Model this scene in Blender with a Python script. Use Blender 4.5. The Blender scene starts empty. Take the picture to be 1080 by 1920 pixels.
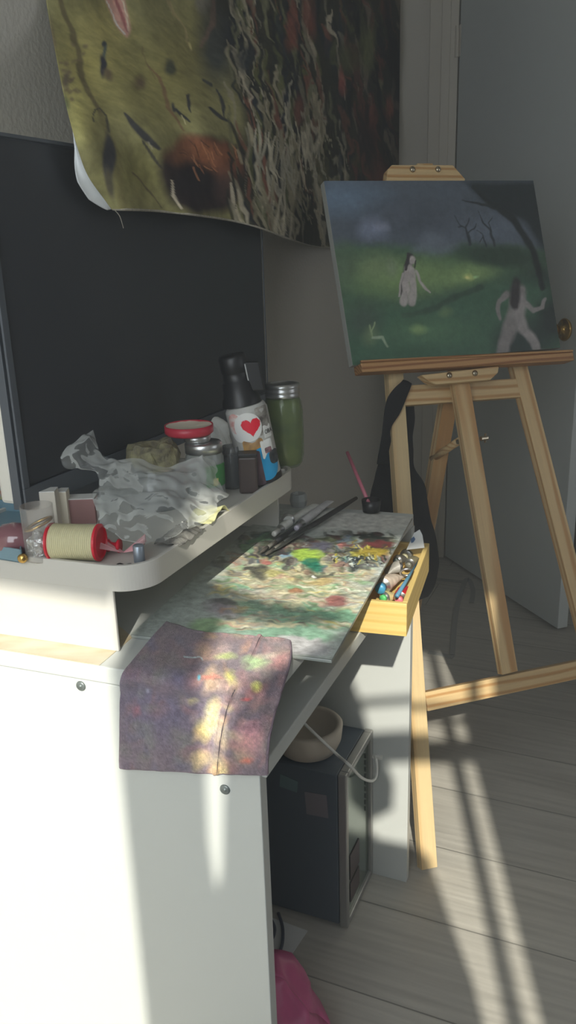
import bpy, math, random
import numpy as np
from mathutils import Vector, Matrix
from mathutils import noise as mnoise
random.seed(7); rng = np.random.default_rng(7)
def nvec(p):
    p = Vector(p); return Vector((mnoise.noise(p), mnoise.noise(p+Vector((31.4, 7.7, 5.1))), mnoise.noise(p+Vector((3.9, 57.3, 21.6)))))
sc = bpy.context.scene; COL = sc.collection

# ------------------------------------------------------------------ camera
CX, CY, F, CH = 540.0, 960.0, 1550.0, 1.15
_d = np.array([695-CX, 5830-CY, F]); _d /= np.linalg.norm(_d)
_f = np.array([0, 0, 1.0]); _f = _f-_d*_f.dot(_d); _f /= np.linalg.norm(_f)
_r = np.cross(_f, -_d)
R = np.array([_r, _f, -_d])                      # world axes expressed in the camera's frame
cam = bpy.data.cameras.new('camera'); camo = bpy.data.objects.new('camera', cam); COL.objects.link(camo)
cam.sensor_fit = 'VERTICAL'; cam.sensor_height = 24; cam.lens = F/1920*24; cam.clip_start = .02
M = Matrix.Identity(4)
for i in range(3):
    M[i][0] = R[i, 0]; M[i][1] = -R[i, 1]; M[i][2] = -R[i, 2]
M[2][3] = CH
camo.matrix_world = M; sc.camera = camo

# ------------------------------------------------------------------ world, sun, window light, exposure
sc.view_settings.view_transform = 'Standard'; sc.view_settings.look = 'None'
sc.view_settings.gamma = 1; sc.view_settings.use_curve_mapping = False
sc.view_settings.exposure = 0.0
wd = bpy.data.worlds.new('sky'); sc.world = wd; wd.use_nodes = True
wd.node_tree.nodes['Background'].inputs[0].default_value = (.62, .74, .9, 1)
wd.node_tree.nodes['Background'].inputs[1].default_value = 1.2
SUN = Vector((.07, 1, -.71)).normalized()
sl = bpy.data.lights.new('sun', 'SUN'); sl.energy = 7.0; sl.angle = math.radians(.55); sl.color = (1, .965, .84)
so = bpy.data.objects.new('sun', sl); COL.objects.link(so); so.location = (0, -4, 5)
so.rotation_euler = SUN.to_track_quat('-Z', 'Y').to_euler()
def area(name, loc, to, sx, sy, e, col):
    l = bpy.data.lights.new(name, 'AREA'); l.shape = 'RECTANGLE'; l.size = sx; l.size_y = sy; l.energy = e; l.color = col
    o = bpy.data.objects.new(name, l); COL.objects.link(o); o.location = loc
    o.rotation_euler = (Vector(to)-Vector(loc)).to_track_quat('-Z', 'Y').to_euler(); return o
area('window_sky_light', (-.5, -.9, 1.5), (-.1, 1.2, .75), 1.3, 1.3, 25, (.9, .97, 1.0))
area('side_fill_light', (3.0, .1, 1.5), (-.4, 1.1, .9), 1.3, 1.3, 5, (1, .97, .92))  # soft fill added from the right for left wall, tapestry and floor

# ------------------------------------------------------------------ helpers
U = Vector((.9165, -.400, 0)); V = Vector((.400, .9165, 0)); UP = Vector((0, 0, 1))
O = np.array([0, 0, CH])
def ray(x, y): return R @ np.array([x-CX, y-CY, F])
def H(x, y, z=0):                                  # point of a picture direction on a level plane
    r = ray(x, y); return Vector(O+(z-CH)/r[2]*r)
def Q(x, y, p, n):                                 # ... on any plane
    r = ray(x, y); n = np.array(n); t = (np.array(p)-O) @ n/(r @ n); return Vector(O+t*r)
def proj(P):
    P = np.asarray(P, float)-O; c = P @ R
    return CX+F*c[..., 0]/c[..., 2], CY+F*c[..., 1]/c[..., 2]
def lin(c):
    return tuple((x/255/12.92 if x/255 <= .04045 else ((x/255+.055)/1.055)**2.4) for x in c)

class MB:
    def __init__(s): s.v = []; s.f = []
    def add(s, vs, fs):
        n = len(s.v); s.v += [Vector(p) for p in vs]; s.f += [tuple(i+n for i in f) for f in fs]; return s
    def prism(s, poly, vec):
        n = len(poly); poly = [Vector(p) for p in poly]; vec = Vector(vec)
        nn = Vector((0, 0, 0))
        for i in range(n): nn += poly[i].cross(poly[(i+1) % n])
        if nn.dot(vec) < 0: poly = poly[::-1]
        fs = [tuple(range(n-1, -1, -1)), tuple(range(n, 2*n))]
        fs += [(i, (i+1) % n, (i+1) % n+n, i+n) for i in range(n)]
        return s.add(poly+[p+vec for p in poly], fs)
    def box(s, o, a, b, c):                          # corner and three edge vectors
        o, a, b, c = map(Vector, (o, a, b, c)); return s.prism([o, o+a, o+a+b, o+b], c)
    def cbox(s, c, sx, sy, sz, ax=(Vector((1, 0, 0)), Vector((0, 1, 0)), UP)):
        a, b, d = ax[0]*sx, ax[1]*sy, ax[2]*sz
        return s.box(Vector(c)-a/2-b/2-d/2, a, b, d)
    def tube(s, path, r, n=12, caps=True):
        path = [Vector(p) for p in path]; rs = r if isinstance(r, (list, tuple)) else [r]*len(path)
        vs = []; x = None
        for i, p in enumerate(path):
            t = (path[min(i+1, len(path)-1)]-path[max(i-1, 0)]).normalized()
            if x is None: x = t.orthogonal().normalized()
            x = (x-t*x.dot(t)).normalized(); y = t.cross(x)
            for k in range(n):
                a = 2*math.pi*k/n; vs.append(p+(x*math.cos(a)+y*math.sin(a))*rs[i])
        fs = []
        for i in range(len(path)-1):
            for k in range(n):
                a = i*n+k; b = i*n+(k+1) % n; fs.append((a, b, b+n, a+n))
        if caps: fs += [tuple(range(n-1, -1, -1)), tuple(range((len(path)-1)*n, len(path)*n))]
        return s.add(vs, fs)
    def lathe(s, prof, o, ax=UP, n=32, jit=None):
        ax = Vector(ax).normalized(); x = ax.orthogonal().normalized(); y = ax.cross(x); o = Vector(o); vs = []
        for (r, z) in prof:
            for k in range(n):
                a = 2*math.pi*k/n; p = o+ax*z+(x*math.cos(a)+y*math.sin(a))*max(r, 1e-5)
                if jit: p += nvec(p*jit[1])*jit[0]
                vs.append(p)
        fs = []
        for i in range(len(prof)-1):
            for k in range(n):
                a = i*n+k; b = i*n+(k+1) % n; fs.append((a, b, b+n, a+n))
        return s.add(vs, fs)
    def grid(s, fn, nu, nv):
        vs = [fn(i/nu, j/nv) for j in range(nv+1) for i in range(nu+1)]
        fs = [(j*(nu+1)+i, j*(nu+1)+i+1, (j+1)*(nu+1)+i+1, (j+1)*(nu+1)+i) for j in range(nv) for i in range(nu)]
        return s.add(vs, fs)

WO = {}
def tag(o, label=None, cat=None, group=None, kind=None):
    if label: o['label'] = label
    if cat: o['category'] = cat
    if group: o['group'] = group
    if kind: o['kind'] = kind
    return o
def thing(name, label, cat, loc, group=None):
    o = bpy.data.objects.new(name, None); COL.objects.link(o); o.location = loc; o.empty_display_size = .05
    WO[o.name] = Vector(loc); return tag(o, label, cat, group)
def part(name, mb, mat, parent=None, smooth=False, bevel=0, solid=0, frame=None, subsurf=0, offset=-1, colors=None, label=None):
    vs = mb.v; lo = Vector([min(p[i] for p in vs) for i in range(3)]); hi = Vector([max(p[i] for p in vs) for i in range(3)])
    org = Vector(((lo.x+hi.x)/2, (lo.y+hi.y)/2, lo.z))
    Rm = Matrix.Identity(3)
    if frame: Rm = Matrix((frame[0], frame[1], frame[2])).transposed()
    inv = Rm.transposed()
    me = bpy.data.meshes.new(name); me.from_pydata([tuple(inv @ (p-org)) for p in vs], [], mb.f); me.update()
    o = bpy.data.objects.new(name, me); COL.objects.link(o)
    po = WO[parent.name] if parent else Vector((0, 0, 0))
    if parent:
        o.parent = parent
        pr = parent.get('_rot')
    T = Matrix.Translation(org) @ Rm.to_4x4()
    if parent: T = PM[parent.name].inverted() @ T if parent.name in PM else Matrix.Translation(-po) @ T
    o.matrix_basis = T
    WO[o.name] = org; PM[o.name] = Matrix.Translation(org) @ Rm.to_4x4()
    for m in (mat if isinstance(mat, (list, tuple)) else [mat]): me.materials.append(m)
    if smooth:
        me.polygons.foreach_set('use_smooth', [True]*len(me.polygons))
    if colors is not None:
        ca = me.color_attributes.new('paint', 'FLOAT_COLOR', 'POINT'); buf = np.ones((len(vs), 4), np.float32)
        buf[:, :3] = colors; ca.data.foreach_set('color', buf.ravel())
    if solid:
        m = o.modifiers.new('thickness', 'SOLIDIFY'); m.thickness = solid; m.offset = offset
    if bevel:
        m = o.modifiers.new('bevel', 'BEVEL'); m.width = bevel; m.segments = 2; m.limit_method = 'ANGLE'; m.angle_limit = math.radians(35)
    if subsurf:
        m = o.modifiers.new('subd', 'SUBSURF'); m.levels = subsurf; m.render_levels = subsurf
    if label: o['label'] = label
    return o
PM = {}
def struct(name, mb, mat, **k): return tag(part(name, mb, mat, **k), kind='structure')

# ------------------------------------------------------------------ materials
MC = {}
def mat(name, col, rough=.5, metal=0, spec=.5, var=0, vs=20, bump=0, bs=200, trans=0, coat=0, sheen=0, emit=None, stretch=None, col2=None, alpha=1):
    if name in MC: return MC[name]
    m = bpy.data.materials.new(name); m.use_nodes = True; nt = m.node_tree; b = nt.nodes['Principled BSDF']
    c = lin(col)
    b.inputs['Base Color'].default_value = (*c, 1); b.inputs['Roughness'].default_value = rough
    b.inputs['Metallic'].default_value = metal; b.inputs['Specular IOR Level'].default_value = spec
    b.inputs['Transmission Weight'].default_value = trans; b.inputs['Coat Weight'].default_value = coat
    b.inputs['Sheen Weight'].default_value = sheen; b.inputs['Alpha'].default_value = alpha
    tc = nt.nodes.new('ShaderNodeTexCoord'); mp = nt.nodes.new('ShaderNodeMapping'); nt.links.new(tc.outputs['Object'], mp.inputs[0])
    if stretch: mp.inputs['Scale'].default_value = stretch
    if var or col2:
        n = nt.nodes.new('ShaderNodeTexNoise'); n.inputs['Scale'].default_value = vs; n.inputs['Detail'].default_value = 6
        n.inputs['Roughness'].default_value = .6; nt.links.new(mp.outputs[0], n.inputs[0])
        r = nt.nodes.new('ShaderNodeValToRGB'); e = r.color_ramp.elements; e[0].position = .35; e[1].position = .68
        if col2: e[0].color = (*lin(col2), 1); e[1].color = (*c, 1)
        else: e[0].color = (*[x*(1-var) for x in c], 1); e[1].color = (*[min(1, x*(1+var)) for x in c], 1)
        nt.links.new(n.outputs[0], r.inputs[0]); nt.links.new(r.outputs[0], b.inputs['Base Color'])
    if bump:
        n2 = nt.nodes.new('ShaderNodeTexNoise'); n2.inputs['Scale'].default_value = bs; n2.inputs['Detail'].default_value = 4
        nt.links.new(mp.outputs[0], n2.inputs[0]); bp = nt.nodes.new('ShaderNodeBump'); bp.inputs['Strength'].default_value = bump
        bp.inputs['Distance'].default_value = .002
        nt.links.new(n2.outputs[0], bp.inputs['Height']); nt.links.new(bp.outputs[0], b.inputs['Normal'])
    MC[name] = m; return m
def wood(name, c1, c2, rough=.5, sc_=(1.6, 22, 22), dist=3.0, wsc=2.2):
    if name in MC: return MC[name]
    m = bpy.data.materials.new(name); m.use_nodes = True; nt = m.node_tree; b = nt.nodes['Principled BSDF']
    b.inputs['Roughness'].default_value = rough
    tc = nt.nodes.new('ShaderNodeTexCoord'); mp = nt.nodes.new('ShaderNodeMapping'); nt.links.new(tc.outputs['Object'], mp.inputs[0])
    mp.inputs['Scale'].default_value = sc_; mp.inputs['Location'].default_value = (3.1, .2, .4)
    w = nt.nodes.new('ShaderNodeTexWave'); w.wave_type = 'RINGS'; w.rings_direction = 'X'; w.inputs['Scale'].default_value = wsc
    w.inputs['Distortion'].default_value = dist; w.inputs['Detail'].default_value = 2; w.inputs['Detail Scale'].default_value = .8
    nt.links.new(mp.outputs[0], w.inputs[0])
    r = nt.nodes.new('ShaderNodeValToRGB'); e = r.color_ramp.elements; e[0].color = (*lin(c2), 1); e[1].color = (*lin(c1), 1); e[0].position = .02; e[1].position = .5
    nt.links.new(w.outputs[0], r.inputs[0])
    n = nt.nodes.new('ShaderNodeTexNoise'); mp2 = nt.nodes.new('ShaderNodeMapping'); mp2.inputs['Scale'].default_value = (8, 220, 220)
    nt.links.new(tc.outputs['Object'], mp2.inputs[0]); nt.links.new(mp2.outputs[0], n.inputs[0]); n.inputs['Scale'].default_value = 1
    mx = nt.nodes.new('ShaderNodeMix'); mx.data_type = 'RGBA'; mx.blend_type = 'MULTIPLY'; mx.inputs[0].default_value = .25
    nt.links.new(r.outputs[0], mx.inputs[6]); nt.links.new(n.outputs[0], mx.inputs[7]); nt.links.new(mx.outputs[2], b.inputs['Base Color'])
    MC[name] = m; return m
def paintmat(name, rough=.6, spec=.3, bump=.3, bs=300, sheen=0, ribs=False, oc='Object'):
    m = bpy.data.materials.new(name); m.use_nodes = True; nt = m.node_tree; b = nt.nodes['Principled BSDF']
    b.inputs['Roughness'].default_value = rough; b.inputs['Specular IOR Level'].default_value = spec; b.inputs['Sheen Weight'].default_value = sheen
    a = nt.nodes.new('ShaderNodeAttribute'); a.attribute_name = 'paint'; nt.links.new(a.outputs['Color'], b.inputs['Base Color'])
    tc = nt.nodes.new('ShaderNodeTexCoord'); n2 = nt.nodes.new('ShaderNodeTexNoise'); n2.inputs['Scale'].default_value = bs; n2.inputs['Detail'].default_value = 3
    nt.links.new(tc.outputs[oc], n2.inputs[0]); bp = nt.nodes.new('ShaderNodeBump'); bp.inputs['Strength'].default_value = bump; bp.inputs['Distance'].default_value = .002
    nt.links.new(n2.outputs[0], bp.inputs['Height']); nt.links.new(bp.outputs[0], b.inputs['Normal'])
    return m
def clear(name, tint, a=.75, rough=.12, milk=.35, bump=0, bs=60):       # thin clear plastic or glass
    if name in MC: return MC[name]
    m = bpy.data.materials.new(name); m.use_nodes = True; nt = m.node_tree; b = nt.nodes['Principled BSDF']
    b.inputs['Base Color'].default_value = (*lin(tint), 1); b.inputs['Roughness'].default_value = rough; b.inputs['Specular IOR Level'].default_value = 1
    tr = nt.nodes.new('ShaderNodeBsdfTransparent'); tr.inputs[0].default_value = (*[.6+.4*x for x in lin(tint)], 1)
    fr = nt.nodes.new('ShaderNodeFresnel'); fr.inputs[0].default_value = 1.45
    ad = nt.nodes.new('ShaderNodeMath'); ad.operation = 'MULTIPLY_ADD'; ad.inputs[1].default_value = .36; ad.inputs[2].default_value = 1-a; ad.use_clamp = True
    nt.links.new(fr.outputs[0], ad.inputs[0]); mx = nt.nodes.new('ShaderNodeMixShader')
    nt.links.new(ad.outputs[0], mx.inputs[0]); nt.links.new(tr.outputs[0], mx.inputs[1]); nt.links.new(b.outputs[0], mx.inputs[2])
    nt.links.new(mx.outputs[0], nt.nodes['Material Output'].inputs[0])
    if bump:
        tc = nt.nodes.new('ShaderNodeTexCoord'); n2 = nt.nodes.new('ShaderNodeTexNoise'); n2.inputs['Scale'].default_value = bs; n2.inputs['Detail'].default_value = 4; n2.inputs['Distortion'].default_value = 2
        nt.links.new(tc.outputs['Object'], n2.inputs[0]); bp = nt.nodes.new('ShaderNodeBump'); bp.inputs['Strength'].default_value = bump; bp.inputs['Distance'].default_value = .01
        nt.links.new(n2.outputs[0], bp.inputs['Height']); nt.links.new(bp.outputs[0], b.inputs['Normal'])
        nt.links.new(bp.outputs[0], fr.inputs['Normal'])
    MC[name] = m; return m

WALL = mat('wall_paint', (206, 202, 192), .8, bump=.55, bs=130)
TRIM = mat('trim_white', (205, 200, 188), .5)
DOORM = mat('door_white', (205, 212, 212), .45)
DESKW = mat('desk_white_laminate', (197, 201, 199), .42, bump=.02, bs=300)
RISERW = mat('riser_white_metal', (200, 198, 192), .45)
PINE = wood('pine', (222, 192, 142), (196, 150, 96), dist=4, wsc=1.3)
PINE2 = wood('pine_pale', (226, 200, 152), (214, 180, 126), dist=1.2, wsc=1.2)
BAMBOO = wood('bamboo', (234, 204, 128), (224, 190, 110), sc_=(1.2, 14, 14), dist=2)
BLACK = mat('black_plastic', (26, 27, 30), .4)
BLACKCLOTH = mat('black_cloth', (22, 23, 26), .9, bump=.3, bs=400)
SILVER = mat('silver_metal', (190, 192, 192), .3, metal=.9)
BRASS = mat('brass', (200, 165, 95), .25, metal=1)
CHROME = mat('screw_steel', (190, 180, 160), .25, metal=1)
WHITE = mat('white_plastic', (222, 222, 218), .4)
RED = mat('red_plastic', (205, 25, 50), .35)

# ------------------------------------------------------------------ room
def floor_mat():
    m = bpy.data.materials.new('grey_wood_floor'); m.use_nodes = True; nt = m.node_tree; b = nt.nodes['Principled BSDF']
    tc = nt.nodes.new('ShaderNodeTexCoord'); mp = nt.nodes.new('ShaderNodeMapping'); nt.links.new(tc.outputs['Object'], mp.inputs[0])
    mp.inputs['Rotation'].default_value = (0, 0, math.radians(23.6))
    br = nt.nodes.new('ShaderNodeTexBrick'); br.inputs['Scale'].default_value = 1; br.inputs['Brick Width'].default_value = 1.2; br.inputs['Row Height'].default_value = .19
    br.inputs['Mortar Size'].default_value = .0014; br.inputs['Color1'].default_value = (*lin((190, 187, 178)), 1); br.inputs['Color2'].default_value = (*lin((181, 178, 170)), 1)
    br.inputs['Mortar'].default_value = (*lin((130, 128, 122)), 1); nt.links.new(mp.outputs[0], br.inputs[0])
    mp2 = nt.nodes.new('ShaderNodeMapping'); nt.links.new(mp.outputs[0], mp2.inputs[0]); mp2.inputs['Scale'].default_value = (2.5, 45, 1)
    n = nt.nodes.new('ShaderNodeTexNoise'); n.inputs['Scale'].default_value = 2; n.inputs['Detail'].default_value = 7; nt.links.new(mp2.outputs[0], n.inputs[0])
    mx = nt.nodes.new('ShaderNodeMix'); mx.data_type = 'RGBA'; mx.blend_type = 'OVERLAY'; mx.inputs[0].default_value = .35
    nt.links.new(br.outputs[0], mx.inputs[6]); nt.links.new(n.outputs[0], mx.inputs[7]); nt.links.new(mx.outputs[2], b.inputs['Base Color'])
    bp = nt.nodes.new('ShaderNodeBump'); bp.inputs['Strength'].default_value = .25; bp.inputs['Distance'].default_value = .002
    nt.links.new(n.outputs[0], bp.inputs['Height']); nt.links.new(bp.outputs[0], b.inputs['Normal']); b.inputs['Roughness'].default_value = .42
    return m
CORN = Vector((.42, 3.06, 0)); CEIL = 2.5
LW0 = CORN-V*4.75; FWR = CORN+U*3.0
struct('floor', MB().box((-3, -1.2, -.06), (8, 0, 0), (0, 7, 0), (0, 0, .06)), floor_mat())
struct('ceiling', MB().box((-3, -1.2, CEIL), (8, 0, 0), (0, 7, 0), (0, 0, .06)), WALL)
struct('wall_left', MB().box(LW0, V*4.75, -U*.1, UP*CEIL), WALL)
# far wall with a doorway (hinge side .195 along, .80 wide, 2.05 high)
DO0, DW, DHT = .195, .78, 2.05
mb = MB(); mb.box(CORN-U*.1, U*(DO0+.1), V*.1, UP*CEIL); mb.box(CORN+U*(DO0+DW), U*(3.0-DO0-DW), V*.1, UP*CEIL)
mb.box(CORN+U*DO0+UP*DHT, U*DW, V*.1, UP*(CEIL-DHT)); struct('wall_far', mb, WALL)
mb = MB(); mb.box(CORN+U*(DO0-.095)-V*.016, U*.095, V*.016, UP*(DHT+.09)); mb.box(CORN+U*(DO0-.055)-V*.022, U*.03, V*.01, UP*(DHT+.05))
mb.box(CORN+U*(DO0+DW)-V*.016, U*.09, V*.016, UP*(DHT+.09)); mb.box(CORN+U*DO0+UP*DHT-V*.016, U*DW, V*.016, UP*.09)
struct('trim_1', mb, TRIM, bevel=.003)
mb = MB(); mb.box(CORN+U*.02-V*.012, U*(DO0-.12), V*.012, UP*.08); struct('baseboard_far', mb, TRIM)
mb = MB(); mb.box(LW0, V*4.74, U*.012, UP*.08); struct('baseboard_left', mb, TRIM)
# unlit hallway beyond the doorway
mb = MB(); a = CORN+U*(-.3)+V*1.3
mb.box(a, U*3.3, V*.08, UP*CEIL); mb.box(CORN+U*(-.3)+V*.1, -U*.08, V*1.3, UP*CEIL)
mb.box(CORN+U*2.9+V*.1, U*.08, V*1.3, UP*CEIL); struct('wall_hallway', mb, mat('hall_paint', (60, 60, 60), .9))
# right wall with an added window opening, and window wall
mb = MB()
for y0, y1, z0, z1 in ((-1.2, -.6, 0, CEIL), (.8, 3.0, 0, CEIL), (-.6, .8, 0, .8), (-.6, .8, 2.2, CEIL)): mb.box((3.1, y0, z0), (0, y1-y0, 0), (.1, 0, 0), (0, 0, z1-z0))
struct('wall_right', mb, WALL)
mb = MB(); mb.box((3.12, .08, .8), (0, .04, 0), (.04, 0, 0), (0, 0, 1.4)); mb.box((3.12, -.6, 1.5), (0, 1.4, 0), (.04, 0, 0), (0, 0, .04)); struct('added_window', mb, TRIM)  # bars of the added window, made up to go with the side fill
WY = -1.0; WX0, WX1, WZ0, WZ1 = -1.22, .228, .85, 2.28
mb = MB()
for x0, x1, z0, z1 in ((-2.0, WX0, 0, CEIL), (WX1, 3.1, 0, CEIL), (WX0, WX1, 0, WZ0), (WX0, WX1, WZ1, CEIL)):
    mb.box((x0, WY-.02, z0), (x1-x0, 0, 0), (0, .02, 0), (0, 0, z1-z0))
struct('wall_window', mb, WALL)
mb = MB()
mb.box((.171, WY-.05, WZ0), (.028, 0, 0), (0, .03, 0), (0, 0, WZ1-WZ0))
mb.box((-.11, WY-.05, 1.915), (WX1+.11, 0, 0), (0, .02, 0), (0, 0, .055)); mb.box((-.1, WY-.05, 2.035), (WX1+.1, 0, 0), (0, .01, 0), (0, 0, .012))
struct('window_1', mb, TRIM)
# unseen blocker added in the rear window, outlined to throw the silhouette shadows
mb = MB()
P3 = lambda L, y: [Vector((x, y, z)) for x, z in L]
mb.prism(P3([(-1.22, 2.3), (-1.22, 2.30), (-.466, 2.106), (-.323, 2.064), (-.277, 2.15), (-.245, 2.19), (-.24, 2.3)], -.97), (0, .008, 0))
mb.prism(P3([(-.32, .7), (-.318, 1.9), (-.312, 2.08), (-.277, 2.156), (-.216, 2.118), (-.16, 2.083), (-.062, 2.05), (-.08, 2.032), (-.14, 2.035), (-.208, 2.056), (-.213, 1.95), (-.218, 1.75), (-.212, 1.66), (-.19, .7)], -.96), (0, .008, 0))
mb.prism(P3([(-.22, .7), (-.216, 1.66), (-.205, 1.70), (-.196, 1.82), (-.178, 1.915), (-.13, 1.955), (-.085, 1.995), (-.055, 2.025), (-.04, 1.98), (-.02, 1.90), (0, 1.87), (.022, 1.80), (.02, 1.745), (-.02, 1.72), (-.025, 1.70), (-.005, 1.675), (.06, 1.66), (.095, 1.625), (.12, 1.5), (.138, 1.42), (.16, 1.2), (.16, .7)], -.95), (0, .008, 0))
tag(part('shadow_cutout', mb, BLACKCLOTH), 'dark cut-out added in the window behind the camera, shaped to throw silhouette shadows', 'light blocker')

# door leaf, hinged open towards the room
D0 = H(835, 1042); D1 = H(1045, 1185); hinge = CORN+U*DO0-V*.012
dd = (D1-hinge); dd.z = 0; DL = dd.length; dd.normalize(); dn = Vector((-dd.y, dd.x, 0))
if dn.x < 0: dn = -dn
door = struct('door_1', MB().box(hinge+dd*.006+UP*.01, dd*(DL-.006), dn*.036, UP*(DHT-.02)), DOORM, bevel=.002)
kc = Q(1060, 618, D1, dn)
mb = MB().lathe([(0, 0), (.03, 0), (.032, .004), (.028, .008), (.012, .012), (.011, .03), (.02, .036), (.028, .047), (.027, .058), (.015, .066), (0, .068)], kc, -dn, 24)
part('door_knob', mb, BRASS, door, smooth=True)
mb = MB().tube([hinge-dn*.006+UP*z for z in (1.72, 1.81)], .007, 10); mb.box(hinge-dn*.002+UP*1.72, dd*.018, -dn*.003, UP*.09)
part('hinge', mb, TRIM, door)
mb = MB().cbox(D1+dd*.001+dn*.018+UP*.176, .014, .003, .01, (dn, dd, UP)); part('latch_hole', mb, BLACK, door)

# ------------------------------------------------------------------ painter for hand-painted surfaces
class Canvas:
    """albedo painted on a surface grid; strokes are placed where the photograph shows them"""
    def __init__(s, pts, base, gain):
        s.X, s.Y = proj(np.array(pts)); s.X = s.X.copy(); s.Y = s.Y.copy(); s.gain = gain
        s.C = np.ones((len(s.X), 3))*np.array(s.c(base)); s.pts = np.array(pts)
    def c(s, col): return np.minimum(np.array(lin(col))/s.gain, .9)
    def warp(s, amp, sc_):
        n = np.array([list(nvec(Vector(p)*sc_)) for p in s.pts]); s.X += n[:, 0]*amp; s.Y += n[:, 1]*amp
    def mix(s, m, col, a=1):
        m = np.clip(m, 0, 1)[:, None]*a; s.C = s.C*(1-m)+s.c(col)*m
    def blob(s, x, y, rx, ry, col, ang=0, soft=.35, a=1):
        t = math.radians(ang); dx = s.X-x; dy = s.Y-y; u = (dx*math.cos(t)+dy*math.sin(t))/rx; v = (-dx*math.sin(t)+dy*math.cos(t))/ry
        s.mix((1-np.sqrt(u*u+v*v))/soft, col, a)
    def line(s, pts, w, col, a=1, soft=.5):
        d = np.full(len(s.X), 1e9); ws = w if isinstance(w, (list, tuple)) else [w]*len(pts)
        for i in range(len(pts)-1):
            (x0, y0), (x1, y1) = pts[i], pts[i+1]; L = max((x1-x0)**2+(y1-y0)**2, 1e-6)
            t = np.clip(((s.X-x0)*(x1-x0)+(s.Y-y0)*(y1-y0))/L, 0, 1)
            ww = ws[i]+(ws[i+1]-ws[i])*t
            d = np.minimum(d, np.hypot(s.X-x0-t*(x1-x0), s.Y-y0-t*(y1-y0))/np.maximum(ww/2, .1))
        s.mix((1-d)/soft, col, a)
    def poly(s, pts, col, a=1, soft=2.0):
        ins = np.zeros(len(s.X), bool); d = np.full(len(s.X), 1e9); n = len(pts)
        for i in range(n):
            (x0, y0), (x1, y1) = pts[i], pts[(i+1) % n]
            c_ = ((y0 > s.Y) != (y1 > s.Y)) & (s.X < (x1-x0)*(s.Y-y0)/((y1-y0) if y1 != y0 else 1e-9)+x0); ins ^= c_
            L = max((x1-x0)**2+(y1-y0)**2, 1e-6); t = np.clip(((s.X-x0)*(x1-x0)+(s.Y-y0)*(y1-y0))/L, 0, 1)
            d = np.minimum(d, np.hypot(s.X-x0-t*(x1-x0), s.Y-y0-t*(y1-y0)))
        s.mix(np.where(ins, .5+d/soft/2, .5-d/soft/2), col, a)
    def desat(s, f):
        g = s.C.mean(1, keepdims=True); s.C = s.C*(1-f)+g*f
    def grain(s, amt, sc_=60, st=(1, 1, 1)):
        n = np.array([mnoise.fractal(Vector((p[0]*st[0], p[1]*st[1], p[2]*st[2]))*sc_, .8, 2, 4) for p in s.pts]); s.C = np.clip(s.C*(1+n[:, None]*amt), .002, .92)

# ------------------------------------------------------------------ desk
K = Vector((-.03, .73, 0)); PN = Vector((-.937, .350, 0)); FD = (Vector((.193, 1.258, 0))-K).normalized()
farR = K+FD*.606
desk = thing('desk', 'white laminate desk with a lower board, standing against the left wall', 'desk', K+PN*.2+FD*.3)
tt = [K, farR, farR+PN*.50, K+PN*.515]
part('tabletop', MB().prism([p+UP*.71 for p in tt], UP*.02), DESKW, desk, bevel=.0015)
nI = Vector((.35, .937, 0))
sp1 = part('side_panel', MB().box(K+Vector((-.008, .004, .0)), PN*.505, nI*.018, UP*.709), DESKW, desk, bevel=.001)
LG = Vector((.202, 1.277, 0)); 
part('side_panel', MB().box(LG, -U*.5, V*.016, UP*.709), DESKW, desk, bevel=.001)
lb = [H(484, 1483, .625), H(688, 1192, .625)]; ld = (lb[1]-lb[0]).normalized()
l0 = lb[0]+ld*.022; l1 = lb[0]+ld*.575
part('lower_board', MB().prism([l0, l1, l1-U*.40, l0-U*.40], UP*.02), DESKW, desk, bevel=.0015)
mb = MB()
def screw(px, py, z):
    c = Q(px, py, K+Vector((-.008, .004, 0)), nI)
    m = MB().lathe([(0, .0026), (.0017, .0026), (.0022, .0012), (.0045, .0022), (.0058, .001), (.006, 0)], c, -nI, 20)
    part('screw', m, mat('dull_steel', (120, 128, 128), .4, metal=.5), sp1, smooth=True)
screw(152, 1286, .7); screw(422, 1480, .6)
# marbled paper liner on the near left of the desk top
m = mat('marbled_paper', (214, 206, 186), .55, vs=9, col2=(188, 172, 140), bump=.3, bs=18, stretch=(1, 3, 1))
q = K+nI*.001+UP*.7301
part('desk_liner', MB().prism([q+PN*.19, q+PN*.19+nI*.07, q+PN*.508+nI*.30, q+PN*.508], UP*.0006), m, desk, label='beige marbled paper liner')

# ------------------------------------------------------------------ monitor riser
R5 = Vector((.94, -.342, 0)); S5 = Vector((.387, .922, 0)); RC = Vector((-.157, .814, 0))
riser = thing('monitor_riser', 'white metal monitor riser with rounded tray top, loaded with clutter', 'monitor stand', RC-R5*.2+S5*.2+UP*.73)
def rrect(o, a, la, b, lb_, r, seg=16):
    cs = [(r, r, 180), (la-r, r, 270), (la-r, lb_-r, 0), (r, lb_-r, 90)]; out = []
    for cx, cy, s0 in cs:
        for k in range(seg+1):
            t = math.radians(s0+90*k/seg); out.append(o+a*(cx+r*math.cos(t))+b*(cy+r*math.sin(t)))
    return out
RO = RC-R5*.30+UP*.803
oc = rrect(RO, R5, .30, S5, .455, .04)
ic = rrect(RO+R5*.005+S5*.005, R5, .29, S5, .445, .036)
mb = MB(); n = len(oc); zt = UP*.03; zi = UP*.024
vs = [p for p in oc]+[p+zt for p in oc]+[p+zt for p in ic]+[p+zi for p in ic]
fs = [tuple(range(n-1, -1, -1)), tuple(range(3*n, 4*n))]
for k in range(3):
    fs += [(k*n+i, k*n+(i+1) % n, (k+1)*n+(i+1) % n, (k+1)*n+i) for i in range(n)]
part('tray_top', mb.add(vs, fs), RISERW, riser, bevel=.0008)
part('end_leg', MB().box(RC-R5*.038+S5*.001+UP*.7305, -R5*.26, S5*.004, UP*.085), RISERW, riser, bevel=.001)
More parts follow.
